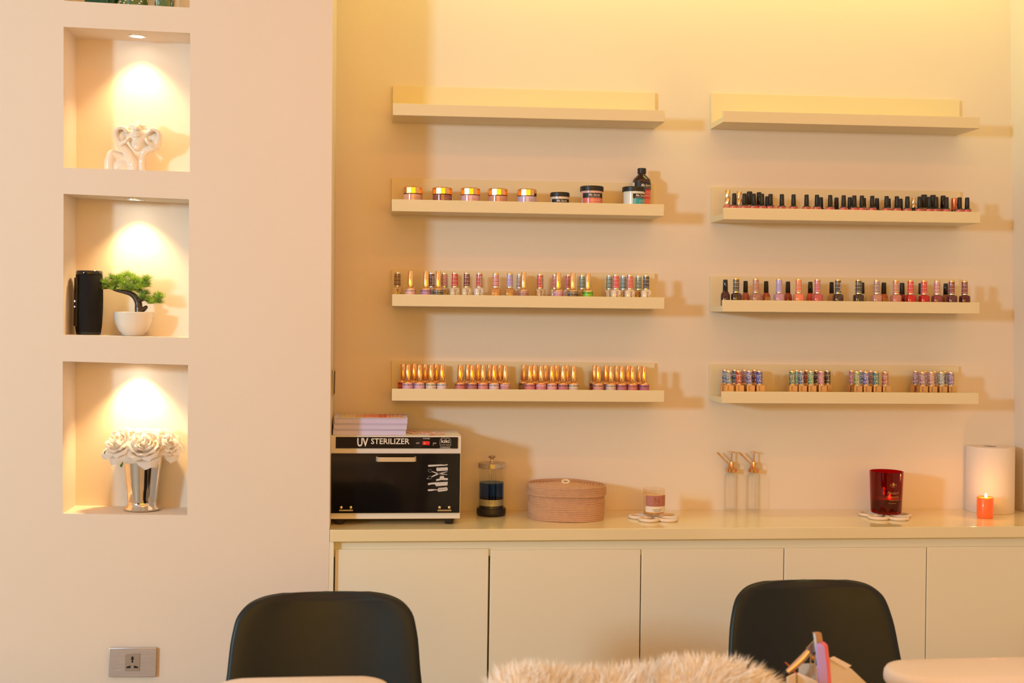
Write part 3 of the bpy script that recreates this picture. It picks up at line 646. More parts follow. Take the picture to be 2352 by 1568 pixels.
# face shell: chin, jaw, cheeks, cut off below the eyes
sh += [('b', fu(317, 308, .002), (.033, .025, .024)), ('b', fu(318, 325, -.002), (.0215, .021, .018)), ('b', fu(317, 336, -.006), (.0125, .014, .0095))]
sh += [('b', fu(292, 298, .004), (.0155, .020, .012)), ('b', fu(343, 301, .004), (.0155, .020, .011)), ('b', fu(286, 291, .006), (.0085, .013, .0055)), ('b', fu(350, 296, .006), (.0085, .013, .0055))]
sh += [('c', [fu(317, 281, -.008), fu(317, 288, -.018), fu(317, 295, -.0245)], (.0065, .0065, .0062)), ('b', fu(311.5, 296.5, -.0205), .0042), ('b', fu(322.5, 296.5, -.0205), .0042), ('b', fu(317, 294, .002), (.034, .020, .0095)), ('b', fu(316, 289, -.003), (.024, .017, .009))]
sh += [('c', [fu(309, 307.5, -.0225), fu(317, 305, -.0265), fu(325, 307.5, -.0225)], (.0016, .0030, .0016)), ('c', [fu(310, 311, -.0215), fu(317, 312.5, -.0255), fu(324, 311, -.0215)], (.0018, .0034, .0018))]
# each hand: four fingers curled in a hoop against the cheek, thumb under the jaw, long wrist
for sg, cx in ((-1, 317), (1, 318)):
    hx = lambda q: cx+sg*q
    oy = 0 if sg < 0 else 2
    for k in range(4):
        e = (0, 1.5, 1, -1.5)[k]
        sh.append(('c', [fu(hx(22-k), 303+oy+k, -.022+.0065*k), fu(hx(31+e*.5), 295+oy-e*.6, -.024+.0068*k), fu(hx(43+e), 298+oy-e*.3, -.022+.0068*k), fu(hx(46+e*.5), 311+oy, -.018+.0062*k), fu(hx(41), 326+oy, -.014+.005*k)], (.0042, .0046, .0050, .0054, .0060)))
    sh.append(('c', [fu(hx(19), 318+oy, -.023), fu(hx(24), 325+oy, -.024), fu(hx(34), 329+oy, -.016)], (.0038, .0046, .0062)))
    sh.append(('b', fu(hx(37), 330+oy, -.006), (.0115, .0135, .0095))); sh.append(('b', fu(hx(35), 313+oy, -.004), (.0135, .0135, .0165)))
sh += [('c', [fu(281, 331, -.005), fu(291, 343, -.004), fu(301, 357, -.003), fu(307, 374, 0), fu(308, 392, 0)], (.0115, .0110, .0112, .0128, .0145))]
sh += [('c', [fu(353, 333, -.005), fu(340, 339, -.005), fu(329, 348, -.004), fu(325, 364, 0), fu(327, 392, 0)], (.0100, .0092, .0085, .0080, .0088))]
# shoulder and upper arm with the chest behind
sh += [('c', [fu(257, 352, .002), fu(254, 372, .004), fu(257, 392, .004)], (.0100, .0135, .0140)), ('c', [fu(260, 350, .004), fu(278, 358, .010), fu(300, 366, .012)], (.0100, .0125, .012)), ('b', fu(280, 382, .010), (.030, .018, .024))]
P0 = PY(308, 391, -.205); zz = nz(1, P0.x)
o = organic(sh, CERW, 'face_sculpture', (P0.x, -.205, zz+.0032))
mn = min(v.co.z for v in o.data.vertices)
for v in o.data.vertices:
    if v.co.z < 0.002: v.co.z = max(v.co.z, 0.0)
o.location.z = zz+.0004
tag(o, 'glossy white ceramic sculpture of a half face cupped by two hands', 'sculpture')

# niche 2: speaker and bonsai
P0 = PY(203, 766, -.205); zz = nz(2, P0.x)
t = thing('portable_speaker', 'black cylindrical fabric speaker standing upright in the third niche', 'speaker', (P0.x, -.205, zz+.0003), (0, 0, 0))
FAB = mat('black_speaker_mesh', (.006, .005, .006), .7, bump=.3, bscale=1600, srgb=False, spec=.25)
H = .150
MB().lathe([(.0285, .006), (.0305, .02), (.0322, .06), (.0324, .085), (.0315, .12), (.0302, .142)], FAB, 40).build('body', t)
MB().lathe([(.0255, 0), (.0280, .0015), (.0287, .006)], BLACK, 40).build('base_ring', t)
MB().lathe([(.0300, .1425), (.0305, .1440), (.0300, .1500), (.0288, .1515), (.0262, .1480), (.0240, .1468), (0, .1462)], GLOSSBLK, 40, closed=False).build('end_cap', t)
b = MB(); LED = mat('white_led', (1, 1, 1), .4, emit=3, ecol=(.8, .85, 1), srgb=False)
M = Matrix.Rotation(math.radians(-52), 4, 'Z')
b.box(-.0075, .0075, -.0345, -.030, .02, .135, BLACK, .002, M); b.build('control_strip', t)
MB().ball((0, -.0350, .079), (.0014, .0008, .0024), LED, 10, M).ball((0, -.0350, .066), (.0014, .0008, .0018), LED, 10, M).build('status_light', t)

P0 = PY(306, 769, -.200); zz = nz(2, P0.x)
t = thing('bonsai_tree', 'small pine bonsai leaning left in a white bowl, third niche', 'potted plant', (P0.x, -.200, zz+.0003))
MB().lathe([(.022, 0), (.024, .0015), (.034, .012), (.0425, .030), (.0455, .047), (.0462, .056), (.0445, .0568), (.0425, .050), (0, .046)], CERW, 48, closed=True).build('pot', t)
SOIL = mat('dark_soil', (.04, .025, .015), .9, srgb=False, bump=.8, bscale=300)
MB().lathe([(.0424, .0468), (.03, .0495), (0, .0505)], SOIL, 32, closed=False).build('soil', t)
BARK = mat('dark_brown_bark', (.045, .022, .014), .35, srgb=False, bump=.6, bscale=150, coat=.3)
K2 = 3.0/F
def bu(u, w, d=0): return Vector(((u-306)*K2, d, (770-w)*K2))
b = MB()
def limb(pts, r0, r1):
    q = smooth_path(pts, 6); n = len(q); b.tube(q, [r0+(r1-r0)*k/(n-1) for k in range(n)], BARK, 9); b.ball(q[-1], r1, BARK, 8)
limb([bu(318, 722), bu(317, 708), bu(316, 697), bu(309, 684), bu(298, 676), bu(283, 672), bu(268, 669), bu(252, 664, .004), bu(236, 666, .006)], .0105, .0018)
limb([bu(314, 716), bu(324, 713), bu(333, 706)], .0085, .0045)
limb([bu(316, 692), bu(323, 684), bu(322, 672), bu(316, 662)], .0075, .003)
limb([bu(322, 690), bu(331, 688), bu(341, 696), bu(352, 694)], .005, .0016)
limb([bu(300, 677), bu(292, 664), bu(284, 655)], .004, .0015); limb([bu(268, 669), bu(262, 658), bu(258, 650)], .003, .001)
b.build('trunk', t, ang=80)
rnd = random.Random(3)
NEED = [mat('pine_needles_light', (.46, .66, .08), .45, srgb=False), mat('pine_needles', (.30, .50, .06), .45, srgb=False), mat('pine_needles_dark', (.14, .28, .045), .5, srgb=False)]
tufts = [(246, 648), (240, 655), (252, 655), (258, 641), (262, 652), (268, 660), (275, 636), (280, 645), (284, 655), (272, 648), (290, 650), (292, 664), (298, 636), (304, 640), (308, 652), (312, 644), (300, 658), (306, 664), (318, 660), (322, 650), (330, 644), (334, 640), (328, 656), (334, 652), (320, 668), (330, 672), (324, 680), (334, 684), (340, 688), (350, 684), (358, 676), (364, 680), (360, 690), (354, 692), (346, 692), (268, 640), (288, 632), (236, 662), (282, 664), (258, 662)]
for gi in range(0, len(tufts), 5):
    b = MB()
    for (u, w) in tufts[gi:gi+5]:
        for dd in (0, 1, 1):
            c = bu(u+rnd.uniform(-3, 3), w+4+rnd.uniform(-2, 3), rnd.uniform(-.022, .022) if dd else rnd.uniform(-.01, .006)); m_ = NEED[rnd.choice((0, 1, 1, 2))]
            for k in range(46):
                d = Vector((rnd.gauss(0, .55), rnd.gauss(0, .55), abs(rnd.gauss(.55, .45)))).normalized(); ln = rnd.uniform(.011, .020); sd = d.orthogonal().normalized()
                sd.rotate(Matrix.Rotation(rnd.uniform(0, 6.28), 3, d)); wd = .00042; e = c+d*ln
                mid = c+d*ln*.5+sd.cross(d)*.0006
                b.add([c-sd*wd, c+sd*wd, mid+sd*wd, mid-sd*wd, e], [(0, 1, 2, 3), (3, 2, 4)], m_, False)
    b.build('foliage_cluster', t)

# niche 3: silver cup with white roses
P0 = PY(327, 1166, -.198); zz = nz(3, P0.x); VP = Vector((P0.x, -.198, zz+.0003))
t = thing('silver_vase', 'shiny silver julep cup vase in the lowest niche', 'vase', VP)
MB().lathe([(.0385, 0), (.0425, .001), (.0432, .004), (.0405, .0075), (.0355, .0130), (.0335, .0180), (.0335, .0205), (.0350, .0300), (.0395, .0700), (.0450, .1180), (.0462, .1290), (.0470, .1300), (.0462, .1310), (.0445, .1290), (.0330, .0250), (0, .0240)], CHROME, 64).build('cup', t)
PET = mat('white_silk_petal', (.93, .90, .87), .55, srgb=False); LEAF = mat('fresh_green_leaf', (.16, .30, .06), .5, srgb=False); 
_n = PET.node_tree; _o = [q for q in _n.nodes if q.type == 'OUTPUT_MATERIAL'][0]; _tr = _n.nodes.new('ShaderNodeBsdfTranslucent'); _tr.inputs[0].default_value = (.97, .90, .82, 1)
_mx = _n.nodes.new('ShaderNodeMixShader'); _mx.inputs[0].default_value = .5; _n.links.new(_n.nodes['Principled BSDF'].outputs[0], _mx.inputs[1]); _n.links.new(_tr.outputs[0], _mx.inputs[2]); _n.links.new(_mx.outputs[0], _o.inputs[0])
STEM = mat('green_stem', (.1, .2, .05), .6, srgb=False)
def petal(b, ax, x, y, a, rho, zb, zt, lip, wa, rnd):
    """a petal lying on a cupped surface around the axis"""
    nu, nv = 12, 9; vs = []; ph = rnd.uniform(0, 6); R_ = rho
    for j in range(nv+1):
        v = j/nv; r = R_*math.sin(PI/2*min(v/.62, 1))**.75; z = zb+(zt-zb)*v
        if v > .62: q = (v-.62)/.38; r += lip*q*q*.32*(.010+R_*.55); z -= lip*q**3*.0045
        ww = wa*(.55+.45*min(v/.4, 1))*(1-(max(0, v-.5)/.5)**3*.72)
        for i in range(nu+1):
            u = -1+2*i/nu; th = a+u*ww
            rr = r*(1+.045*math.sin(2.0*u*wa+ph)*v)+.0007*v*math.sin(4*u+ph*2)-.0016*(1-u*u)*0; zz = z-.0035*u*u*v*(1+lip*.6)+.0009*math.sin(3*u+ph)*v
            vs.append(ax*zz+(x*math.cos(th)+y*math.sin(th))*(rr+.0006*u))
    b.add(vs, [(j*(nu+1)+i, j*(nu+1)+i+1, (j+1)*(nu+1)+i+1, (j+1)*(nu+1)+i) for j in range(nv) for i in range(nu)], PET)
roses = [((262, 1002), -.248, (-.45, -.62, .62), .040, 'large white rose at the left of the silver cup', 11), ((329, 1006), -.264, (-.02, -.72, .68), .044, 'largest white rose, front centre of the silver cup', 12),
         ((390, 1004), -.236, (.42, -.60, .66), .037, 'white rose at the right of the silver cup', 13), ((300, 994), -.190, (-.1, -.3, .95), .030, 'white rose at the back left behind the largest bloom', 14), ((352, 992), -.190, (.15, -.3, .95), .030, 'white rose at the back right behind the largest bloom', 15)]
for (u, w), y, ax, R, lb, sd in roses:
    rn = random.Random(sd); C_ = PY(u, w, y); ax = Vector(ax).normalized()
    base = C_-ax*R*.55
    t = thing('white_rose', lb, 'flower', base, group='white roses in the silver cup')
    b = MB(); O = Vector((0, 0, 0)); upv = Vector((0, 0, 1))
    xx = upv.cross(ax).normalized(); yy = ax.cross(xx)
    for ring, (n, rho, zt_, lp, wa) in enumerate([(2, .10, .66, 0, 1.5), (3, .20, .66, .2, 1.25), (3, .33, .60, .5, 1.15), (4, .48, .50, .8, .98), (5, .64, .34, 1.1, .85), (5, .80, .14, 1.4, .80), (5, .94, -.08, 1.7, .74)]):
        for k in range(n): petal(b, ax, xx, yy, 2*PI*k/n+ring*.83+rn.uniform(-.12, .12), rho*R*rn.uniform(.95, 1.05), -.42*R, zt_*R*rn.uniform(.94, 1.06), lp, wa, rn)
    b.build('bloom', t, ang=180)
    foot = Vector((VP.x+(C_.x-VP.x)*.28, -.198+(y+.198)*.2, zz+.06))-base
    s1 = MB(); s1.tube(smooth_path([O-ax*.002, O-ax*.014+Vector((0, 0, -.006)), Vector((foot.x*1.0+0, foot.y*1.0, foot.z+.055)), foot], 5), .0016, STEM, 6); s1.build('stem', t)
def leaf(px, py, y, l, w, ang, par):
    c = PY(px, py, y)-par.location; d = Vector((math.sin(ang), -.1, -math.cos(ang))); s_ = Vector((math.cos(ang), .3, math.sin(ang))).normalized()
    n = 6; vs = []
    for k in range(n+1):
        v = k/n; ww = w*math.sin(PI*min(v*.95+.04, 1)); m_ = c+d*l*v
        vs += [m_-s_*ww+Vector((0, -.001, 0)), m_+Vector((0, .0008, 0)), m_+s_*ww+Vector((0, -.001, 0))]
    MB().add(vs, [(3*k+i, 3*k+i+1, 3*k+4+i, 3*k+3+i) for k in range(n) for i in (0, 1)], LEAF).build('leaf', par)
rs = [o for o in COL.objects if o.name.startswith('white_rose')]
leaf(277, 1050, -.245, .024, .005, .12, rs[0]); leaf(245, 1034, -.232, .010, .003, -.5, rs[0]); leaf(325, 1068, -.246, .006, .004, .5, rs[1]); leaf(392, 1042, -.225, .018, .0055, -.15, rs[2]); leaf(366, 1045, -.225, .007, .004, .3, rs[2])

# ------------------------------------------------------------------ wall outlet and switch
P0 = PY(306, 1518.5, YW); w = .0535; h = .0335
t = thing('wall_outlet', 'brushed metal wall outlet plate low on the left wall', 'outlet', (P0.x, YW-.0002, P0.z), (0, .012, 0))
BR = mat('brushed_aluminium', (.62, .60, .66), .38, .85, srgb=False)
nt = BR.node_tree; tc = nt.nodes.new('ShaderNodeTexCoord'); mp = nt.nodes.new('ShaderNodeMapping'); mp.inputs['Scale'].default_value = (25, 25, 900); no = nt.nodes.new('ShaderNodeTexNoise'); no.inputs['Scale'].default_value = 1; bp = nt.nodes.new('ShaderNodeBump'); bp.inputs['Strength'].default_value = .35; bp.inputs['Distance'].default_value = .001
nt.links.new(tc.outputs['Object'], mp.inputs[0]); nt.links.new(mp.outputs[0], no.inputs['Vector']); nt.links.new(no.outputs['Fac'], bp.inputs['Height']); nt.links.new(bp.outputs[0], nt.nodes['Principled BSDF'].inputs['Normal'])
MB().box(-w, w, -.0085, 0, -h, h, BR, .001).build('face_plate', t)
GRYP = mat('taupe_plastic', (.36, .29, .24), .5, srgb=False)
MB().box(-.0165, .0165, -.0102, -.0086, -.0195, .0205, GRYP, .0006).build('socket', t)
b = MB(); y_ = -.0104
def flat(poly, m_=BLACK): b.prism(poly, y_, y_-.0002, m_, lambda a, c, d: (a, d, c))
flat([(-.0022, .0145), (.0022, .0145), (.0022, .0115), (.0035, .009), (.0022, .0065), (-.0022, .0065), (-.0035, .009), (-.0022, .0115)])
flat([(.0022*math.cos(a*.7854), .0025+.0025*math.sin(a*.7854)) for a in range(8)]); flat([(-.0008, .007), (.0008, .007), (.0008, .003), (-.0008, .003)])
flat([(-.0132, -.0092), (-.0132, -.0125), (-.0038, -.0125), (-.0038, -.0062), (-.0062, -.0072)]); flat([(.0132, -.0092), (.0132, -.0125), (.0038, -.0125), (.0038, -.0062), (.0062, -.0072)])
b.build('pin_holes', t)
zc0 = PY(763, 849, -.17).z; zc1 = PY(763, 908, -.17).z; xe = xedge((zc0+zc1)/2)
t = thing('light_switch', 'switch plate seen edge-on inside the alcove pier', 'switch', (xe, -.15, zc1), (0, .0083, 0))
MB().box(.0003, .0045, -.045, .045, 0, zc0-zc1, mat('beige_switch_plastic', (.60, .46, .30), .5, srgb=False), .001).build('plate', t)
MB().box(.0047, .0060, -.040, .015, .004, zc0-zc1-.004, BLACK).build('rocker', t)

# ------------------------------------------------------------------ UV steriliser
FL = PZ(1035, 1203, ZC); 
yf = -.205                                    # front face
XL = PY(757, 1150, yf).x-.004; XR = PY(1057.5, 1150, yf).x; zt = PY(1059, 1001.5, yf).z; zb = PY(1057, 1191.5, yf).z
SX = XR-XL; t = thing('uv_sterilizer', 'cream and black countertop steriliser cabinet beside the pier', 'sterilizer', (XL, yf, ZC+.0002)); Z0 = zb-ZC; Z1 = zt-ZC; DP = .168
def L_(px, py, y=yf): P = PY(px, py, y); return P.x-XL, P.z-ZC
MB().box(0, SX, .003, DP, Z0, Z1, WHITE, .002).build('housing', t)
x0, z0 = L_(771, 1030.5); x1, z1 = L_(1052, 1004); PB = mat('black_control_panel', (.012, .009, .008), .1, srgb=False, coat=.5)
b = MB().box(x0, x1, .0008, .0028, z0+.001, z1, PB, .0004)
yt = .0005
a, c = L_(833, 1024.5); b.text('UV', .028, INKW, a, c, yt, .025, 0, .0265); 
a, c = L_(896.5, 1019.5); b.text('STERILIZER', .0195, INKW, a, c, yt, .012, 0, .0935)
a, c = L_(980, 1008.2); b.text('POWER', .0046, INKW, a, c-.0005, yt, 0, 0, .0165)
a, c = L_(959.5, 1019.2); b.text('OFF', .0048, INKW, a, c, yt, 0); a, c = L_(998, 1019.6); b.text('ON', .0052, INKW, a, c, yt, 0)
a, c = L_(1023, 1017); b.text('kiki', .0125, INKW, a, c, yt, .012, 0, .0200); b.text('beauty supply', .0035, INKW, a, c-.0058, yt, 0, 0, .020)
# rounded logo frame
fr_ = []; 
for q in range(24):
    an = 2*PI*q/24+PI/24; sx = .0130; sz = .0107; n_ = (abs(math.cos(an))**5+abs(math.sin(an))**5)**(-1/5); fr_.append((a+sx*n_*math.cos(an), yt, c+.001+sz*n_*math.sin(an)))
b.tube(fr_, .00035, INKW, 4, closed=True)
b.text('PROFESSIONAL', .0032, INKW, a, c-.0132, yt, 0, 0, .0265)
# the orange flare left of the title is a reflection, not drawn here
b.build('control_panel', t)
a, c = L_(979, 1017.5); MB().box(a-.009, a+.0085, -.0022, .0007, c-.0045, c+.0045, mat('red_rocker', (.75, .03, .03), .15, srgb=False, coat=.6, emit=.12, ecol=(1, .03, .03)), .001).text('O', .005, INKW, a-.004, c-.002, -.0024).build('power_switch', t)
a, c = L_(996, 1021); MB().ball((a-.001, .000, c-.001), .0014, mat('amber_led', (.6, .25, .08), .3, srgb=False), 10).build('indicator', t)
x0, z0 = L_(758, 1177.5); x1, z1 = L_(1056.5, 1042)
MB().box(.0028, SX-.0022, -.0035, .0027, Z0+.0155, z1+.001, GLOSSBLK, .0008).build('door', t)
door = t.children[-1] if t.children else None
dy = -.0038; DEC = mat('grey_white_decal', (.62, .60, .62), .6, srgb=False)
b = MB()
def dp(u, v): X_, Z_ = L_(930+u/8.713, 1040+v/8.713); return (X_, Z_)
def deco(pl, m_=DEC): b.prism([dp(*q) for q in pl], dy, dy-.0002, m_, lambda a_, c_, d_: (a_, d_, c_))
deco([(463, 243), (475, 235), (740, 225), (775, 231), (830, 224), (862, 226), (845, 245), (790, 252), (740, 254), (480, 273), (465, 268), (460, 255)])
deco([(627, 320), (635, 288), (650, 288), (655, 293), (830, 283), (845, 276), (850, 295), (860, 305), (855, 345), (835, 350), (660, 360), (635, 358)])
deco([(620, 540), (632, 518), (693, 508), (695, 475), (712, 458), (765, 456), (782, 468), (785, 498), (845, 498), (862, 515), (858, 535), (840, 540), (730, 536), (630, 558)])
deco([(455, 620), (468, 600), (520, 592), (600, 585), (858, 573), (848, 645), (620, 662), (608, 632), (590, 622), (520, 626), (470, 642)])
deco([(453, 740), (462, 726), (520, 720), (590, 722), (640, 728), (662, 718), (668, 697), (760, 690), (836, 680), (842, 693), (855, 705), (853, 730), (842, 752), (664, 773), (655, 745), (600, 742), (540, 755), (470, 760)])
deco([(670, 728), (838, 712), (838, 718), (672, 736)], GLOSSBLK)
def loop(cu, cv, ru, rv, tl):
    pts = []
    for q in range(18):
        an = 2*PI*q/18; x_, z_ = ru*math.cos(an), rv*math.sin(an); X_, Z_ = dp(cu+x_*math.cos(tl)-z_*math.sin(tl), cv+x_*math.sin(tl)+z_*math.cos(tl)); pts.append((X_, dy, Z_))
    b.tube(pts, .0008, DEC, 6, closed=True, flat=.3)
loop(503, 354, 38, 28, .25); loop(497, 490, 40, 28, -.35)
deco([(540, 365), (560, 365), (680, 405), (848, 424), (855, 432), (760, 430), (660, 420), (545, 378)]); deco([(530, 470), (545, 455), (640, 410), (845, 366), (850, 373), (740, 410), (660, 430), (545, 480)]); deco([(436, 512), (450, 506), (468, 505), (466, 514), (442, 520)])
b.build('tool_decal', door)
hx0, hz0 = L_(863, 1058); hx1, hz1 = L_(956.5, 1048)
b = MB(); yy = -.016; pts = [(hx0+.003, -.003, (hz0+hz1)/2), (hx0+.0015, -.010, (hz0+hz1)/2), (hx0+.006, -.0165, (hz0+hz1)/2), (hx0+.014, -.0185, (hz0+hz1)/2), (hx1-.014, -.0185, (hz0+hz1)/2), (hx1-.006, -.0165, (hz0+hz1)/2), (hx1-.0015, -.010, (hz0+hz1)/2), (hx1-.003, -.003, (hz0+hz1)/2)]
q = smooth_path(pts, 4); hh = (hz1-hz0)/2
vs = []; n = len(q)
for k, p_ in enumerate(q):
    tn = (q[min(k+1, n-1)]-q[max(k-1, 0)]).normalized(); nn = Vector((tn.y, -tn.x, 0))*.0012
    vs += [p_+nn+Vector((0, 0, -hh)), p_+nn+Vector((0, 0, hh)), p_-nn+Vector((0, 0, hh)), p_-nn+Vector((0, 0, -hh))]
b.add(vs, [(4*k+i, 4*k+(i+1) % 4, 4*k+4+(i+1) % 4, 4*k+4+i) for k in range(n-1) for i in range(4)]+[(0, 1, 2, 3), (4*n-4, 4*n-1, 4*n-2, 4*n-3)], mat('satin_cream_metal', (.80, .72, .62), .22, .6, srgb=False)); b.build('handle', door)
for cx in ((784, 806), (1009.5, 1031.5)):
    b = MB(); xa, zc_ = L_(cx[0]-5, 1171.5); xb, _ = L_(cx[1]+5, 1171.5); b.box(xa, xb, -.0062, -.0036, zc_-.0015, zc_+.0018, STEEL, .0005)
    for s_ in cx: sx_, sz_ = L_(s_, 1164.5); b.ball((sx_, -.0050, sz_), (.0036, .0018, .0036), mat('pale_gold_screw', (.85, .72, .5), .25, 1, srgb=False), 14)
    b.build('hinge', door)
for fx, fy in ((.028, .016), (SX-.026, .016), (.028, DP-.02), (SX-.026, DP-.02)):
    MB().lathe([(.0095, 0), (.0105, .001), (.0128, Z0-.0003)], BLACK, 20).build('foot', t, loc=(fx, fy, 0))

# three lilac boxes on top, the top one with a window of colour swatches
LIL = mat('lilac_card', (.62, .58, .86), .45, srgb=False)
for i, (pl, pr, pt_, pb_) in enumerate([(765, 932.5, 981.5, 995), (766.5, 934.5, 967.8, 981), (768.5, 936, 953.8, 967.2)]):
    y_ = yf+.012; a = PY(pl, pt_, y_); c = PY(pr, pt_, y_); z_ = ZC+Z1+.0005+i*.0141
    rz = (.012, -.01, .006)[i]
    t2 = thing('lilac_box', ['flat lilac box at the bottom of the stack on the steriliser', 'flat lilac box in the middle of the stack on the steriliser', 'flat lilac box with colour window, topmost of its stack'][i], 'box', (a.x, y_, z_), (0, 0, rz), 'lilac boxes on the steriliser')
    w_ = c.x-a.x
    MB().box(0, w_, 0, .120, 0, .0118, LIL, .0006).build('tray', t2)
    MB().box(-.0008, w_+.0008, -.0008, .1208, .0120, .0138, LIL, .0004).build('lid', t2)
    if i == 2:
        b = MB(); b.box(.010, w_-.010, .004, .112, .0139, .0142, mat('pale_beige_card', (.70, .58, .42), .5, srgb=False))
        for k in range(8):
            cc = [(200, 170, 130), (205, 165, 120), (200, 140, 110), (215, 110, 90), (210, 95, 80), (190, 40, 40), (200, 120, 90), (205, 130, 100)][k]
            for r_ in range(3):
                for s_ in (-1, 1): b.lathe([(.0068, .0143), (.0068, .0150), (.004, .0160), (0, .0162)], pol(cc, .15), 14, c=(.022+k*(w_-.044)/7+s_*.0052, .020+r_*.032, 0), closed=False)
        b.box(w_-.052, w_-.014, .078, .104, .0143, .0145, DARK); b.box(.012, .040, .098, .106, .0143, .0145, INKB)
        b.build('swatch_window', t2)
# nail colour fans
def swatch(px, py, ang, cols, lb, n=9):
    P = PZ(px, py, ZC+Z1); t2 = thing('nail_swatch_fan', lb, 'colour swatch', (P.x, P.y, ZC+Z1+.0006), (0, 0, ang), 'nail swatches on the steriliser')
    MB().box(-.009, .009, -.004, .075, 0, .0012, mat('clear_beige_plastic', (.66, .50, .34), .3, srgb=False), .0004).build('stick', t2)
    b = MB()
    for k in range(n):
        c_ = cols[k % len(cols)]
        b.box(-.022, -.0095, .002+k*.008, .0092+k*.008, .0003, .0022, pol(c_, .15), .0006); b.box(.0095, .022, .002+k*.008, .0092+k*.008, .0003, .0022, pol(cols[(k+3) % len(cols)], .15), .0006)
    b.build('colour_chips', t2)
swatch(966, 996, .50, [(240, 165, 145), (236, 130, 112), (245, 185, 160), (235, 150, 130)], 'open coral nail colour strip beside the lilac boxes')
swatch(1007, 999, .55, [(236, 120, 110), (240, 175, 170), (248, 215, 200), (232, 135, 125), (244, 190, 182)], 'red and pink nail colour strip nearer the right edge')

# ------------------------------------------------------------------ things on the worktop
def foot(px, py, r): P = PZ(px, py, ZC); return Vector((P.x*(3.2+P.y+r)/(3.2+P.y), P.y+r, ZC+.0002))
# disinfectant jar
P0 = foot(1128, 1187.5, .036); K3 = (3.2+P0.y)/F
t = thing('disinfectant_jar', 'glass jar of dark blue disinfectant with steel lid', 'jar', P0)
MB().lathe([(.0345, 0), (.0365, .001), (.0378, .005), (.0378, .0165), (.0365, .0185), (.0330, .0187)], BLACK, 48).build('base', t)
BLU = glass('dark_blue_liquid', (.05, .30, .72), (.6, .8, .9), .03, 1.33)
MB().lathe([(.0315, .0190), (.0315, .0838), (0, .0838)], BLU, 48, closed=False).build('liquid', t)
MB().lathe([(.0335, .0190), (.0338, .030), (.0338, .123), (.0325, .1235), (.0322, .122), (.0322, .030)], GLS, 48, closed=False).build('glass', t)
MB().lathe([(.0320, .0265), (.0320, .0425)], mat('olive_steel_band', (.50, .48, .33), .4, .6, srgb=False), 48, closed=False).lathe([(.0316, .0190), (.0316, .0262), (0, .0262)], BLACK, 48, closed=False).build('basket_band', t)
MB().tube([(0, 0, .027), (0, 0, .126)], .0011, STEEL, 8).build('rod', t)
l = MB().lathe([(.0368, .1215), (.0370, .1222), (.0352, .1232), (.0350, .1330), (.0340, .1342), (0, .1352)], STEEL, 48, closed=False).build('lid', t)
MB().lathe([(.0075, .1350), (.0070, .1362), (.0035, .1375), (.0028, .1420), (.0050, .1455), (.0098, .1485), (.0104, .1500), (.0085, .1520), (0, .1528)], STEEL, 28, closed=False).build('knob', l)
# rope basket
P0 = foot(1300, 1201, .080)
t = thing('rope_basket', 'oval coiled jute basket with lid, beside the jar', 'basket', P0, (0, 0, -.16))
JUTE = mat('jute_rope', (.62, .36, .22), .9, bump=1.0, bscale=420, srgb=False, var=.12, vscale=90)
def coil(z0, n, ra, rb, fn, b, dz=.0048):
    for k in range(n):
        q = []; s_ = fn(k/n)
        for j in range(64):
            a = 2*PI*j/64; q.append((ra*s_*math.copysign(abs(math.cos(a))**.9, math.cos(a))+.0004*math.sin(9*a+k), rb*s_*math.copysign(abs(math.sin(a))**.9, math.sin(a)), z0+k*dz+.0006*math.sin(3*a+k)))
        b.tube(q, .0033, JUTE, 8, closed=True)
b = MB(); coil(.0029, 13, .0955, .074, lambda v: .955+.045*math.sin(PI*min(v*.8+.1, 1)), b)
b.lathe([(.088, .001), (.090, .06)], JUTE, 48, sy=.78); b.build('body', t)
b = MB(); coil(.0640, 5, .0985, .0765, lambda v: 1.0-.01*v, b)
for k in range(12):
    q = []; s_ = .965-k*.077
    for j in range(56): a = 2*PI*j/56; q.append((.0985*s_*math.cos(a), .0765*s_*math.sin(a), .0865+.004*(1-s_)-.010*max(0, (math.cos(a)*s_))**2*.6))
    b.tube(q, .0036, JUTE, 8, closed=True)
b.lathe([(.0905, .064), (.0915, .0835), (.03, .0868), (0, .0875)], JUTE, 48, sy=.78)
ld = b.build('lid', t)
q = [(-.002+.0085*math.cos(2*PI*k/16), -.030+.004*math.sin(2*PI*k/16), .0955+.0038*math.sin(2*PI*k/16)) for k in range(16)]
MB().tube(q, .0031, mat('cream_cord', (.78, .62, .42), .7, srgb=False), 8, closed=True).build('loop_handle', ld, ang=60)

# flower trivets
CORD = mat('cream_rope_silicone', (.84, .70, .60), .6, srgb=False, bump=.1)
def trivet(px, py, R, lb, rz, n=5):
    P = PZ(px, py, ZC); q = []
    N = 140
    for k in range(N):
        a = 2*PI*k/N; r = R*(.58+.42*math.cos(n*a)); tw = .30*math.sin(n*a)
        q.append((r*math.cos(a+tw), r*math.sin(a+tw), .0042))
    o = MB().tube(q, .0042, CORD, 10, closed=True).build('flower_trivet', loc=(P.x, P.y, ZC+.0002), rot=(0, 0, rz), ang=60)
    return tag(o, lb, 'trivet', 'flower-shaped trivets')
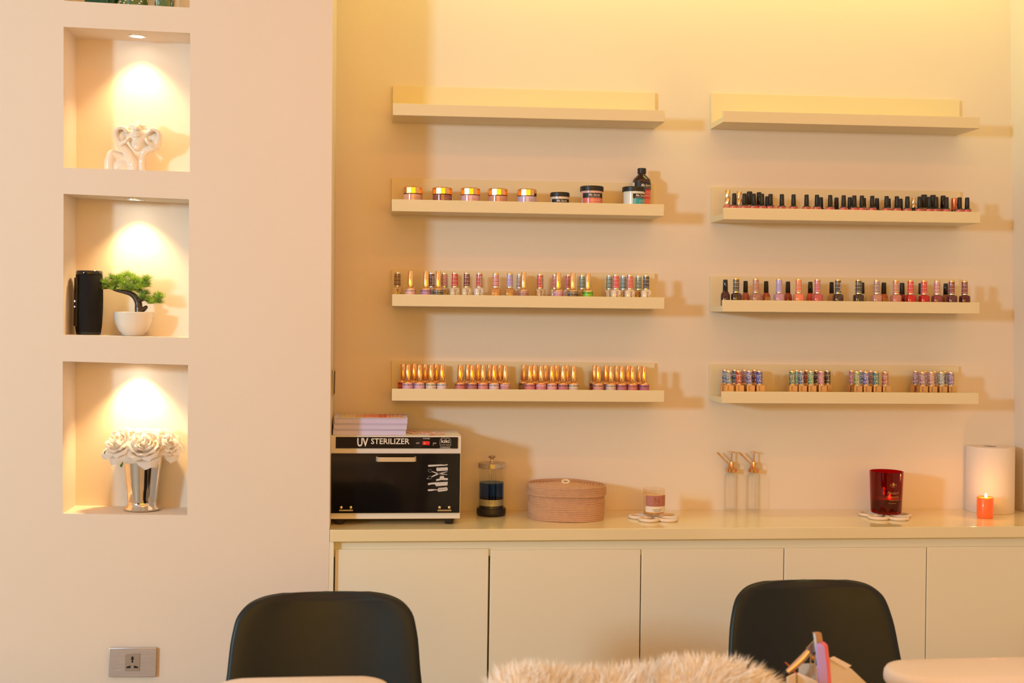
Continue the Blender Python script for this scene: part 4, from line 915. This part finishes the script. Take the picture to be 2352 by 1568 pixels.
# clear candle glass
pc = PZ(1501, 1186.5, ZC+.0085); try_ = pc.y+.027; trx = pc.x*(3.2+try_)/(3.2+pc.y)
Pt = Vector((trx, try_, 0)); 
def trivet_at(x, y, R, lb, rz):
    o = trivet(0+1500, 1190, R, lb, rz); o.location.x = x; o.location.y = y; return o
trivet_at(trx+.002, try_-.006, .064, 'cream flower-loop trivet under the small clear candle', .35)
t = thing('scented_candle', 'small clear glass candle with pink and white label', 'candle', (trx, try_, ZC+.0088))
MB().lathe([(.0262, 0), (.0275, .002), (.0285, .068), (.0275, .0682), (.0262, .006), (0, .005)], glass('clear_candle_glass', (.99, .96, .9)), 48, closed=True).build('glass', t)
MB().lathe([(.0252, .0065), (.0262, .012), (.0263, .0140), (0, .0140)], mat('orange_wax_glow', (.85, .42, .12), .5, srgb=False, sss=.3), 40).lathe([(.0255, .0141), (.0266, .0505), (0, .0505)], mat('cream_wax', (.85, .62, .36), .5, srgb=False, sss=.3), 40).build('wax', t)  # plain orange wax layer below the cream one
b = MB(); R_ = .0289
def bd(z0, z1, a0, a1, m_, R_=R_, n=20): b.add([((R_+(z-.03)*.012)*math.sin(a0+(a1-a0)*k/n), -(R_+(z-.03)*.012)*math.cos(a0+(a1-a0)*k/n), z) for z in (z0, z1) for k in range(n+1)], [(k, k+1, n+2+k, n+1+k) for k in range(n)], m_)
bd(.0105, .0255, -1.0, 1.25, mat('white_label_paper', (.86, .76, .66), .6, srgb=False)); bd(.0256, .053, -1.0, 1.25, mat('mauve_pink_label', (.46, .18, .14), .5, srgb=False))
b.arc_text('N', .020, mat('maroon_ink', (.30, .09, .08), .6, srgb=False), R_+.0006, .0345, .05, -.01); b.arc_text('scented candle', .0042, INKB, R_+.0003, .0165, .1); b.arc_text('hand poured', .0036, INKB, R_+.0003, .0128, .1)
for k in range(3): b.arc_text('__________', .004, _mc['maroon_ink'], R_+.0006, .0280+k*.0024, .05)
b.build('label', t)

# glass spray bottles
RIB = glass('ribbed_glass', (.97, .965, .94), ior=1.5, rough=.05)
for i, (px, lb) in enumerate([(1679, 'ribbed glass mist bottle with brass pump, left of the pair'), (1730, 'ribbed glass mist bottle with brass pump, right of the pair')]):
    P0 = foot(px, 1175.5, .0195)
    t = thing('mist_bottle', lb, 'spray bottle', P0, (0, 0, 0), 'brass pump mist bottles')
    b = MB(); b.lathe([(.0165, 0), (.0190, .0015), (.0198, .006), (.0198, .088), (.0185, .0945), (.0140, .0985), (.0128, .1005), (.0130, .104)], RIB, 64, ribs=1, rib=-.035, closed=False)
    b.lathe([(0, .004), (.0170, .004)], RIB, 40, closed=False); b.build('bottle', t)
    MB().tube([(.001, 0, .008), (.001, 0, .100)], .0011, mat('clear_dip_tube', (.85, .72, .58), .3, srgb=False), 6).build('dip_tube', t)
    b = MB(); b.lathe([(.0135, .1030), (.0142, .1036), (.0142, .1120), (.0128, .1128), (.0062, .1130), (.0055, .1135), (.0055, .1275), (.0048, .1310), (.0022, .1325)], BRASS, 36)
    b.build('collar', t)
    MB().tube([(0, 0, .130), (0, 0, .1560)], .0019, BRASS, 10).lathe([(.0019, .1548), (.0084, .1562), (.0082, .1572), (.0050, .1585), (0, .1590)], BRASS, 28, closed=False).build('plunger', t)
    sp = smooth_path([(-.0078, -.003, .1122), (-.0078, -.003, .1200), (-.0105, -.003, .1265), (-.0220, -.003, .1380), (-.0340, -.003, .1500)], 5)
    MB().tube(sp, .0020, BRASS, 10).lathe([(.0030, .1125), (.0032, .1170), (.0022, .1180)], BRASS, 16, c=(-.0078, -.003, 0)).tube([(-.0335, -.003, .1495), (-.0355, -.003, .1515)], .0030, BRASS, 10).tube([(-.0355, -.003, .1515), (-.0400, -.003, .1560)], [.0019, .0023], BRASS, 10).build('spout', t)
    q = [(.0145+.0082*math.cos(a*PI/11-PI*.75), -.001, .1180+.0095*math.sin(a*PI/11-PI*.75)) for a in range(18)]
    MB().tube(q, .0005, BRASS, 6).build('finger_ring', t)

# red candle, trivet, towel roll, orange candle
rp = PZ(2035, 1183.5, ZC+.0085); ry = rp.y+.039; rx = rp.x*(3.2+ry)/(3.2+rp.y)
trivet_at(rx-.006, ry-.012, .066, 'cream flower-loop trivet under the red candle', .1)
REDG = glass('ruby_glass', (.62, .035, .04), (1, .8, .8), .04, 1.5, .0)
t = thing('red_candle', 'tall ruby red glass candle with gold script, burning', 'candle', (rx, ry, ZC+.0088))
MB().lathe([(.030, 0), (.0375, .0015), (.0395, .006), (.0432, .1095), (.0425, .110), (.0415, .1090), (.0380, .008), (0, .007)], REDG, 56).build('glass', t)
MB().lathe([(.0372, .0085), (.0392, .040), (.030, .0385), (0, .038)], mat('deep_red_wax', (.30, .05, .05), .5, srgb=False), 48).build('wax', t)
FLM = mat('candle_flame', (1, .8, .4), .5, emit=26, ecol=(1, .62, .25), srgb=False)
MB().lathe([(.0008, .0385), (.0030, .042), (.0026, .047), (0, .052)], FLM, 14, c=(.005, -.010, 0), closed=False).build('flame', t)
b = MB(); a0 = .02; GI = mat('dull_gold_print', (.55, .26, .08), .4, .3, srgb=False)
def rr_(z): return .0395+(z-.006)*.0357+.0004
b.arc_text('S   M', .0085, GI, rr_(.078), .0755, a0, .0); b.arc_text('Mandarin', .0105, GI, rr_(.055), .0545, a0+.02, .0, .35, span=.75); b.arc_text('Honeysuckle', .0095, GI, rr_(.046), .0450, a0, .0, .35, span=.78)
b.arc_text('scented candle', .0045, GI, rr_(.036), .0375, a0+.1, 0, .2, span=.62); b.arc_text('hand poured', .0045, GI, rr_(.03), .0300, a0-.02, 0, .2, span=.5); b.arc_text('maison', .0035, GI, rr_(.07), .0718, a0)
R_ = rr_(.08)
b.add([(R_*math.sin(a0+u/R_), -R_*math.cos(a0+u/R_), .0755+v) for u, v in [(-.0028, 0), (.0028, 0), (.0028, .0065), (.0042, .0065), (0, .0100), (-.0042, .0065), (-.0028, .0065)]], [tuple(range(7))], GI, False)
b.build('printing', t)
pl = bpy.data.lights.new('candle_glow', 'POINT'); pl.energy = .05; pl.color = (1, .45, .15); pl.shadow_soft_size = .004
ol = bpy.data.objects.new('candle_glow', pl); COL.objects.link(ol); ol.location = (rx+.005, ry-.010, ZC+.064)

P0 = foot(2273, 1182, .062)
t = thing('paper_towel_roll', 'large white paper towel roll standing in the right corner', 'paper roll', (P0.x, P0.y, P0.z))
PAP = mat('embossed_paper', (.86, .78, .72), .85, bump=.35, bscale=260, srgb=False)
MB().lathe([(.0195, .0), (.0617, 0), (.0624, .001), (.0624, .1755), (.0617, .1765), (.0195, .1765), (.0190, .1755), (.0190, .001), (.0195, 0)], PAP, 64, closed=False).build('paper', t)
MB().lathe([(.0176, .0005), (.0188, .0005), (.0188, .1750), (.0176, .1750), (.0176, .0005)], mat('grey_card_tube', (.25, .19, .18), .8, srgb=False), 40, closed=False).build('core', t)

P0 = foot(2262, 1191.5, .0205)
t = thing('pillar_candle', 'short orange pillar candle burning in front of the towel roll', 'candle', P0)
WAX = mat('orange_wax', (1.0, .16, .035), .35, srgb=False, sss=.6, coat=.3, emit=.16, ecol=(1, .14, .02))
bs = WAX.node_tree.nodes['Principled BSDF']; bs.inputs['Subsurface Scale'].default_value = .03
MB().lathe([(.0185, 0), (.0200, .0015), (.0206, .005), (.0206, .0535), (.0195, .0550), (.0180, .0542), (.0150, .0500), (0, .0480)], WAX, 40).build('wax', t)
MB().tube([(-.004, -.012, .048), (-.0045, -.012, .054)], .0006, DARK, 6).build('wick', t)
MB().lathe([(.0010, .0525), (.0032, .0560), (.0034, .0595), (.0020, .0635), (0, .0665)], FLM, 16, c=(-.0045, -.013, 0), closed=False).build('flame', t)
pl = bpy.data.lights.new('candle_glow', 'POINT'); pl.energy = .16; pl.color = (1, .42, .12); pl.shadow_soft_size = .004
ol = bpy.data.objects.new('candle_glow', pl); COL.objects.link(ol); ol.location = (P0.x-.0045, P0.y-.013, ZC+.072)

# ------------------------------------------------------------------ chairs
LEA = mat('dark_green_leather', (.007, .011, .012), .42, srgb=False, bump=.05, bscale=700, spec=.36)
PIPE = mat('green_seam_piping', (.012, .022, .014), .5, srgb=False)
LEG = mat('black_metal_leg', (.02, .02, .02), .35, .6, srgb=False)
def chair(x, y, rz, ztop, prof, lb, lean=.10, lx=.19, sw=.01):
    t = thing('shell_chair', lb, 'chair', (x, y, 0), (0, 0, rz), 'dark green shell chairs')
    b = MB(); nu = 24
    sp_ = smooth_path([(d_, w_, 0) for d_, w_ in prof], 6); prof = [(max(q_.x, 0), q_.y) for q_ in sp_]
    def hw(d):
        for (d0, w0), (d1, w1) in zip(prof, prof[1:]):
            if d <= d1: f_ = (d-d0)/(d1-d0) if d1 > d0 else 0; return w0+(w1-w0)*f_
        return prof[-1][1]
    ds = [0]+[.0003*(1.17**k_) for k_ in range(44)]+[ztop-.44]
    vs = []; n_ = 2*(nu+1)
    for d in ds:
        w = max(hw(d), .004); z = ztop-d; dep = .035*(w/.17); th = .014*min(1, (d/.012)**.5 if d > 0 else .05)+.001
        yo = lean*(d/(ztop-.44))*-.0 - lean*(1-d/(ztop-.44))*-1
        for i in range(nu+1):
            u = math.sin(-PI/2+PI*i/nu); e = (1-u**8)**.5 if abs(u) < 1 else 0
            vs.append((u*w, yo-dep*u*u-th*e, z+.22*dep*u*u))
        for i in range(nu, -1, -1):
            u = math.sin(-PI/2+PI*i/nu); e = (1-u**8)**.5 if abs(u) < 1 else 0
            vs.append((u*w, yo-dep*u*u+th*e+.0005, z+.22*dep*u*u))
    m = len(ds)
    fs = [(r*n_+k, r*n_+(k+1) % n_, (r+1)*n_+(k+1) % n_, (r+1)*n_+k) for r in range(m-1) for k in range(n_)]+[tuple(range(n_)), tuple(reversed(range((m-1)*n_, m*n_)))]
    b.add(vs, [tuple(reversed(f)) for f in fs], LEA); bk_ = b.build('backrest', t, ang=70)
    q = []
    for d in [.35*(.82**k_) for k_ in range(26)]: q.append((-hw(d)*.99, lean*(1-d/(ztop-.44))-.035*(hw(d)/.17)+.004, ztop-d-.0005+.0077*(hw(d)/.17)))
    q += [(x_, lean+.003-.035*(.04/.17)*(abs(x_)/.04)**1.0*.9, ztop-.0012-.0004*abs(x_)/.04) for x_ in (-.03, 0, .03)]
    for d in [.35*(.82**(25-k_)) for k_ in range(26)]: q.append((hw(d)*.99, lean*(1-d/(ztop-.44))-.035*(hw(d)/.17)+.004, ztop-d-.0005+.0077*(hw(d)/.17)))
    MB().tube(q, .0016, PIPE, 6).build('piping', bk_)
    w = prof[-1][1]
    s_ = MB(); s_.box(-w-sw, w+sw, -.40, -.035, .40, .47, LEA, .025); s_.build('seat', t, ang=70)
    for sx in (-1, 1):
        for sy, yy_ in ((-1, -.36), (1, -.07)):
            MB().tube([(sx*.15, yy_, .405), (sx*lx, yy_+sy*.03, .0)], [.014, .009], LEG, 12).build('leg', t)
    return t
k1 = 2.27/F
prof1 = [(0, .012), (.0006, .045), (.0022, .075), (.0060, .103), (.0115, .122), (.0190, .137), (.030, .149), (.044, .158), (.065, .163), (.09, .167), (.15, .172), (.25, .185), (.42, .19)]
P1 = PY(753, 1358, -.93); chair(P1.x, -.93-.10, .03, P1.z, prof1, 'dark green leather chair in front of the left wall edge')
prof2 = [(0, .012), (.0006, .045), (.0022, .078), (.0060, .103), (.0115, .120), (.0190, .132), (.030, .143), (.044, .150), (.065, .156), (.09, .161), (.15, .168), (.25, .182), (.42, .19)]
P2 = PY(1848, 1331, -.93); chair(P2.x, -.93-.10, .02, P2.z, prof2, 'dark green leather chair at right behind the tool holder')

# ------------------------------------------------------------------ manicure desks, pads
DESK = mat('white_desk_laminate', (.78, .70, .60), .35, srgb=False)
def desk(x0, x1, y0, y1, lb):
    t = thing('manicure_desk', lb, 'table', ((x0+x1)/2, (y0+y1)/2, 0), group='manicure desks'); w = (x1-x0)/2; d = (y1-y0)/2
    MB().box(-w, w, -d, d, .725, .75, DESK, .003).build('tabletop', t)
    for sx in (-1, 1): MB().box(sx*w-.015-sx*.03, sx*w+.015-sx*.03, -d+.03, d-.03, 0, .7248, DESK, .002).build('side_panel', t)
    return t
desk(-.95, .06, -1.94, -1.445, 'white manicure desk under the left armrest pad'); desk(.64, 1.66, -1.94, -1.445, 'white manicure desk under the tool holder and right pad')
VIN = mat('cream_vinyl', (.80, .735, .68), .45, srgb=False, coat=.15)
def pad(xc, yc, hl, hd, zt_, th, rz, lb):
    t = thing('armrest_pad', lb, 'armrest', (xc, yc, .7503), (0, 0, rz), 'cream armrest pads'); z1 = zt_-.7503
    b = MB(); N = 48; rows = [(0.80, z1-th), (.93, z1-th+.002), (.99, z1-th*.72), (1.0, z1-th*.5), (.985, z1-th*.26), (.93, z1-th*.08), (.80, z1-.0004), (.4, z1+.0015), (0, z1+.002)]
    vs = []
    for s_, z in rows:
        for k in range(N):
            a = 2*PI*k/N; ca, sa = math.cos(a), math.sin(a); off = 1-s_
            X_ = (hl-hd)*(1 if ca > 0 else -1)*(1-max(0, off-.2)*1.2 if off > .2 else 1)*min(1, abs(ca)*6)+hd*ca*(1-off) ; Y_ = hd*sa*(1-off)
            if s_ == 0: X_ *= .02
            vs.append((X_, Y_, z))
    b.add(vs, [(i*N+k, i*N+(k+1) % N, (i+1)*N+(k+1) % N, (i+1)*N+k) for i in range(len(rows)-1) for k in range(N)]+[tuple(reversed(range(N)))], VIN); b.build('cushion', t, ang=60)
    for sx in (-1, 1):
        f_ = MB(); lx = sx*(hl-.045); f_.box(lx-.009, lx+.009, -hd*.55, hd*.55, .004, z1-th+.001, WHITE, .003); f_.box(lx-.018, lx+.018, -hd*.62, hd*.62, 0, .0045, WHITE, .0015); f_.build('leg', t)
A = PY(490, 1563, -1.52); B = PY(890, 1563, -1.52); Z_ = PY(700, 1549, -1.47).z
pad((A.x+B.x)/2, -1.52, .5*(B.x-A.x)+.004, .05, Z_, .022, .0, 'cream padded armrest at the bottom left edge of view')
A = PY(2038, 1530, -1.52); Z2 = PY(2220, 1504, -1.46).z
pad(A.x+.140, -1.52, .142, .056, Z2, .026, .02, 'cream padded armrest at the bottom right corner')

# fur-draped client chair between the desks
yb = -1.74; P3 = PY(1452, 1560, yb); KF = (3.2+yb)/F
prof3 = [(0, .02), (.001, .06), (.003, .09), (.008, .115), (.016, .130), (.03, .142), (.06, .150), (.1, .156), (.2, .165), (.42, .18)]
zr = PY(1452, 1572, yb).z
t = chair(P3.x, yb+.02, PI, zr, prof3, 'chair under the cream fur throw, between the desks', .0, .165, .0)
FUR = mat('cream_faux_fur', (.97, .92, .86), .8, srgb=False, sheen=.4, var=.06, vscale=30)
line = [(1136, 1590), (1160, 1568), (1200, 1558), (1255, 1560), (1330, 1567), (1385, 1566), (1440, 1562), (1490, 1556), (1530, 1545), (1590, 1541), (1640, 1541), (1690, 1546), (1725, 1556), (1752, 1572), (1772, 1592)]
def ridge(px):
    for (a, za), (c, zc_) in zip(line, line[1:]):
        if px <= c: f_ = (px-a)/(c-a); f_ = f_*f_*(3-2*f_); return za+(zc_-za)*f_
    return line[-1][1]
b = MB(); vs = []; NX, NV = 40, 22
def fsurf(s_, v):
    """s_ 0..1 along the back, v -1..1 front hem over the ridge to the rear hem"""
    px = 1136+636*s_; P = PY(px, ridge(px), yb+.0); top = P.z-P3.z*0
    hgt = max(top, .60); a = v*PI/2*1.0; rr = .040
    if abs(v) < .35: an = v/.35*PI/2; return Vector((P.x, yb-.00+rr*1.1*math.sin(-an)*-1, hgt-rr+rr*math.cos(an)))
    q = (abs(v)-.35)/.65; return Vector((P.x, yb+math.copysign(rr*1.1+.012*q, v), hgt-rr-q*.26))
for j in range(NV+1):
    for i in range(NX+1): vs.append(fsurf(i/NX, -1+2*j/NV))
b.add(vs, [(j*(NX+1)+i, j*(NX+1)+i+1, (j+1)*(NX+1)+i+1, (j+1)*(NX+1)+i) for j in range(NV) for i in range(NX)], FUR)
rnd = random.Random(5)
for k in range(15000):
    s_ = rnd.random(); v = rnd.uniform(-.75, .45) if k % 5 else rnd.uniform(-1, 1); P = fsurf(s_, v); e1 = fsurf(min(s_+.02, 1), v)-fsurf(max(s_-.02, 0), v); e2 = fsurf(s_, min(v+.03, 1))-fsurf(s_, max(v-.03, -1))
    nn = e1.cross(e2).normalized()
    if nn.z < -.2 or (abs(v) < .3 and nn.z < 0): nn = -nn
    if abs(v) >= .35: nn = Vector((0, math.copysign(1, v), .1)).normalized()
    cl = noise.noise(P*22)*.6; cl2 = noise.noise(P*22+Vector((7, 3, 1)))*.6
    d = (nn+Vector((rnd.gauss(0, .22)+cl+.15, rnd.gauss(0, .22)+cl2, rnd.gauss(.1, .2)))).normalized(); ln = rnd.uniform(.012, .032)
    sd = d.cross(Vector((rnd.gauss(0, 1), rnd.gauss(0, 1), rnd.gauss(0, 1)))).normalized()*rnd.uniform(.00035, .0007)
    m1 = P+d*ln*.5; tip = P+d*ln+Vector((0, 0, -.12*ln))+Vector((cl, cl2, 0))*.004
    b.add([P-sd, P+sd, m1+sd*.8, m1-sd*.8, tip], [(0, 1, 2, 3), (3, 2, 4)], FUR)
o = b.build('fur_throw', ang=180)
tag(o, 'fluffy cream faux fur throw draped over a chair back, bottom centre', 'throw')

# ------------------------------------------------------------------ tool holder with files and brush
yo = -1.5200; ZD = .7503
P0 = PY(1850, 1560, yo); t = thing('tool_holder', 'white angular desk organiser holding nail files', 'organiser', (P0.x, yo, ZD))
def T_(px, py, y): P = PY(px, py, y); return Vector((P.x-P0.x, y-yo, P.z-ZD))
def panel(name, pts, th, mt, par=t):
    """pts: (px, py, y) outline; given thickness away from the camera"""
    v = [T_(*q) for q in pts]; nrm = (v[1]-v[0]).cross(v[-1]-v[0]).normalized()
    if nrm.y < 0: nrm = -nrm
    n = len(v); MB().add(v+[q+nrm*th for q in v], [tuple(range(n)), tuple(reversed(range(n, 2*n)))]+[(k, n+k, n+(k+1) % n, (k+1) % n) for k in range(n)], mt, False).build(name, par)
WP = mat('white_acrylic', (.80, .72, .66), .3, srgb=False); WP2 = mat('white_acrylic_shadowed_side', (.80, .72, .66), .35, srgb=False)  # second white has the same colour, slightly rougher
bz = 1810
panel('front_panel', [(1831, 1545, -1.5520), (1876, 1566, -1.5750), (1876, bz, -1.5750), (1831, bz, -1.5520)], .003, WP)
panel('side_panel', [(1811, 1555, -1.5760), (1829, 1546, -1.5525), (1829, bz, -1.5525), (1811, bz, -1.5760)], .003, WP)
panel('inner_divider', [(1834, 1524, -1.5050), (1874, 1524, -1.5150), (1874, bz, -1.5150), (1834, bz, -1.5050)], .002, mat('frosted_plastic', (.62, .54, .46), .4, srgb=False))
panel('rear_panel', [(1861, 1553, -1.5120), (1877, 1531, -1.5100), (1900, 1511, -1.5080), (1905, 1512, -1.5080), (1955, 1535, -1.4920), (1992, 1570, -1.4800), (2010, bz, -1.4750), (1861, bz, -1.5120)], .003, WP)
panel('folded_flap', [(1905, 1511, -1.5125), (1915, 1506.5, -1.5000), (1956, 1528, -1.4830), (1945, 1535, -1.4985)], .0035, WP)
panel('base_plate', [(1813, bz+1, -1.5760), (1876, bz+1, -1.5780), (2010, bz+1, -1.4720), (1840, bz+1, -1.4980)], .002, WP)
for c_ in t.children:
    if c_.name.startswith('base_plate'): bpy.data.objects.remove(c_); break
w0 = T_(1813, 1560, -1.5760).x; w1 = T_(2005, 1560, -1.4800).x
MB().box(w0, w1, -.058, .050, .0003, .004, WP, .001).build('base_plate', t)
for c_ in t.children:
    for v in c_.data.vertices:
        if v.co.z < .0042 and c_.name[:4] != 'base': v.co.z = .0042
def stick(name, pts, wpx, th, mt, lb, cat, mt2=None, msd=1):
    """a flat bar through picture points (px, py, y)"""
    w_ = [PY(*q) for q in pts]; org = w_[-1]; t_ = bpy.data.objects.new(name, None)
    b_ = MB(); vs_ = []; n = len(w_); d = (w_[0]-w_[-1]).normalized(); side = Vector((1, .15, 0)); side = (side-d*side.dot(d)).normalized(); nr = d.cross(side)
    if isinstance(wpx, (int, float)): wpx = [wpx]*n
    for k, p_ in enumerate(w_):
        hw_ = wpx[k]/2*(3.2+p_.y)/F; hv = th/2
        vs_ += [p_-org-side*hw_-nr*hv, p_-org+side*hw_-nr*hv, p_-org+side*hw_+nr*hv, p_-org-side*hw_+nr*hv]
    fs_ = [(4*k+i, 4*k+(i+1) % 4, 4*k+4+(i+1) % 4, 4*k+4+i) for k in range(n-1) for i in range(4)]+[(3, 2, 1, 0), (4*n-4, 4*n-3, 4*n-2, 4*n-1)]
    b_.add(vs_, fs_, mt, False)
    if mt2:
        m2 = b_.m(mt2)
        for k in range(n-1):
            b_.mi[4*k+msd] = m2
    o_ = b_.build(name); o_.location = org; bpy.data.objects.remove(t_); return tag(o_, lb, cat)
EM = mat('tan_emery', (.48, .27, .13), .9, srgb=False, bump=.4, bscale=1500); WH = mat('white_foam_core', (.82, .74, .72), .6, srgb=False)
o1 = stick('nail_file', [(1872.5, 1452, -1.5370), (1877, 1453, -1.5370), (1884, 1500, -1.5400), (1898, 1640, -1.5440), (1902, 1780, -1.5460)], [12, 16, 18, 18, 18], .0065, EM, 'tan emery nail file, tallest in the tool holder', 'nail file', WH, 3)
o2 = stick('nail_buffer', [(1880, 1477.5, -1.5500), (1884, 1484, -1.5520), (1887, 1520, -1.5540), (1890, 1570, -1.5560), (1893, 1790, -1.5600)], [10, 18, 21, 23, 23], .0035, mat('lilac_buffer', (.50, .34, .88), .7, srgb=False), 'lilac foam nail buffer at front of the tool holder', 'nail file', mat('deep_purple_edge', (.16, .05, .20), .7, srgb=False))
o3 = stick('nail_file', [(1889, 1474.5, -1.5440), (1893, 1481, -1.5450), (1899, 1520, -1.5470), (1903, 1570, -1.5490), (1907, 1790, -1.5520)], [9, 14, 12, 12, 12], .0045, mat('coral_pink_file', (.85, .20, .32), .7, srgb=False), 'coral pink nail file behind the lilac buffer', 'nail file', mat('bright_pink_edge', (.80, .25, .30), .7, srgb=False))
o4 = stick('orange_wood_stick', [(1803.5, 1520, -1.5000), (1813, 1529, -1.5000), (1850, 1570, -1.5000), (1866, 1780, -1.5300)], [2.5, 4, 5, 5], .002, mat('orange_stick', (.75, .16, .05), .6, srgb=False), 'thin orange wood stick poking out left of the brush', 'cuticle stick')
# gold nail clipper-brush lying diagonally
b = MB(); y5 = -1.5350
q = [PY(px, py, y5) for px, py in ((1866, 1487), (1858, 1495), (1845, 1510), (1826, 1528), (1808, 1543))]; org = q[-1].copy()
t5 = thing('flat_brush', 'gold ferrule brush with curved black handle leaning out of the holder', 'brush', org)
CP = mat('copper_gold_ferrule', (.78, .55, .38), .3, 1, srgb=False)
MB().tube([p_-org for p_ in q[1:]], [.0045, .0050, .0048, .0036], CP, 14).build('ferrule', t5)
d = (q[0]-q[1]).normalized(); sd = Vector((d.z, 0, -d.x)); c0 = q[0]-org; c1 = q[1]-org
MB().prism([(-.0055, 0), (.0055, 0), (.0062, .014), (.0058, .020), (-.0062, .020), (-.0058, .014)], -.0012, .0012, STEEL, lambda a_, c_, e_: tuple(c1+sd*a_+d*c_+Vector((0, e_, 0)))).build('tip', t5)
hq = smooth_path([PY(1809, 1542, y5)-org, PY(1796, 1553, y5)-org, PY(1781, 1572, y5-.01)-org, PY(1768, 1610, y5-.02)-org, PY(1762, 1700, y5-.02)-org, Vector((PY(1762, 1700, y5-.02).x, y5-.02, .7550))-org], 5)
MB().tube(hq, [.0036+(.0012 if 4 < k < 20 else 0) for k in range(len(hq))], BLACK, 12).build('handle', t5)
# metal clip
t6 = MB(); q = [PY(px, py, -1.5300) for px, py in ((1862, 1560), (1861.5, 1528), (1861, 1508), (1864, 1504), (1871, 1504), (1873, 1508), (1872, 1530), (1872, 1560))]; q = [q[0]*1.0]+q[1:-1]+[q[-1]]; q[0].z = .7549; q[-1].z = .7549; org = q[0].copy()
t6.tube([p_-org for p_ in smooth_path(q, 4)], .0009, SILVER, 6).ball(PY(1867, 1511, -1.5300)-org, .003, BRASS, 12); o6 = t6.build('wire_clip', loc=org); tag(o6, 'small silver wire clip standing beside the lilac buffer', 'clip')
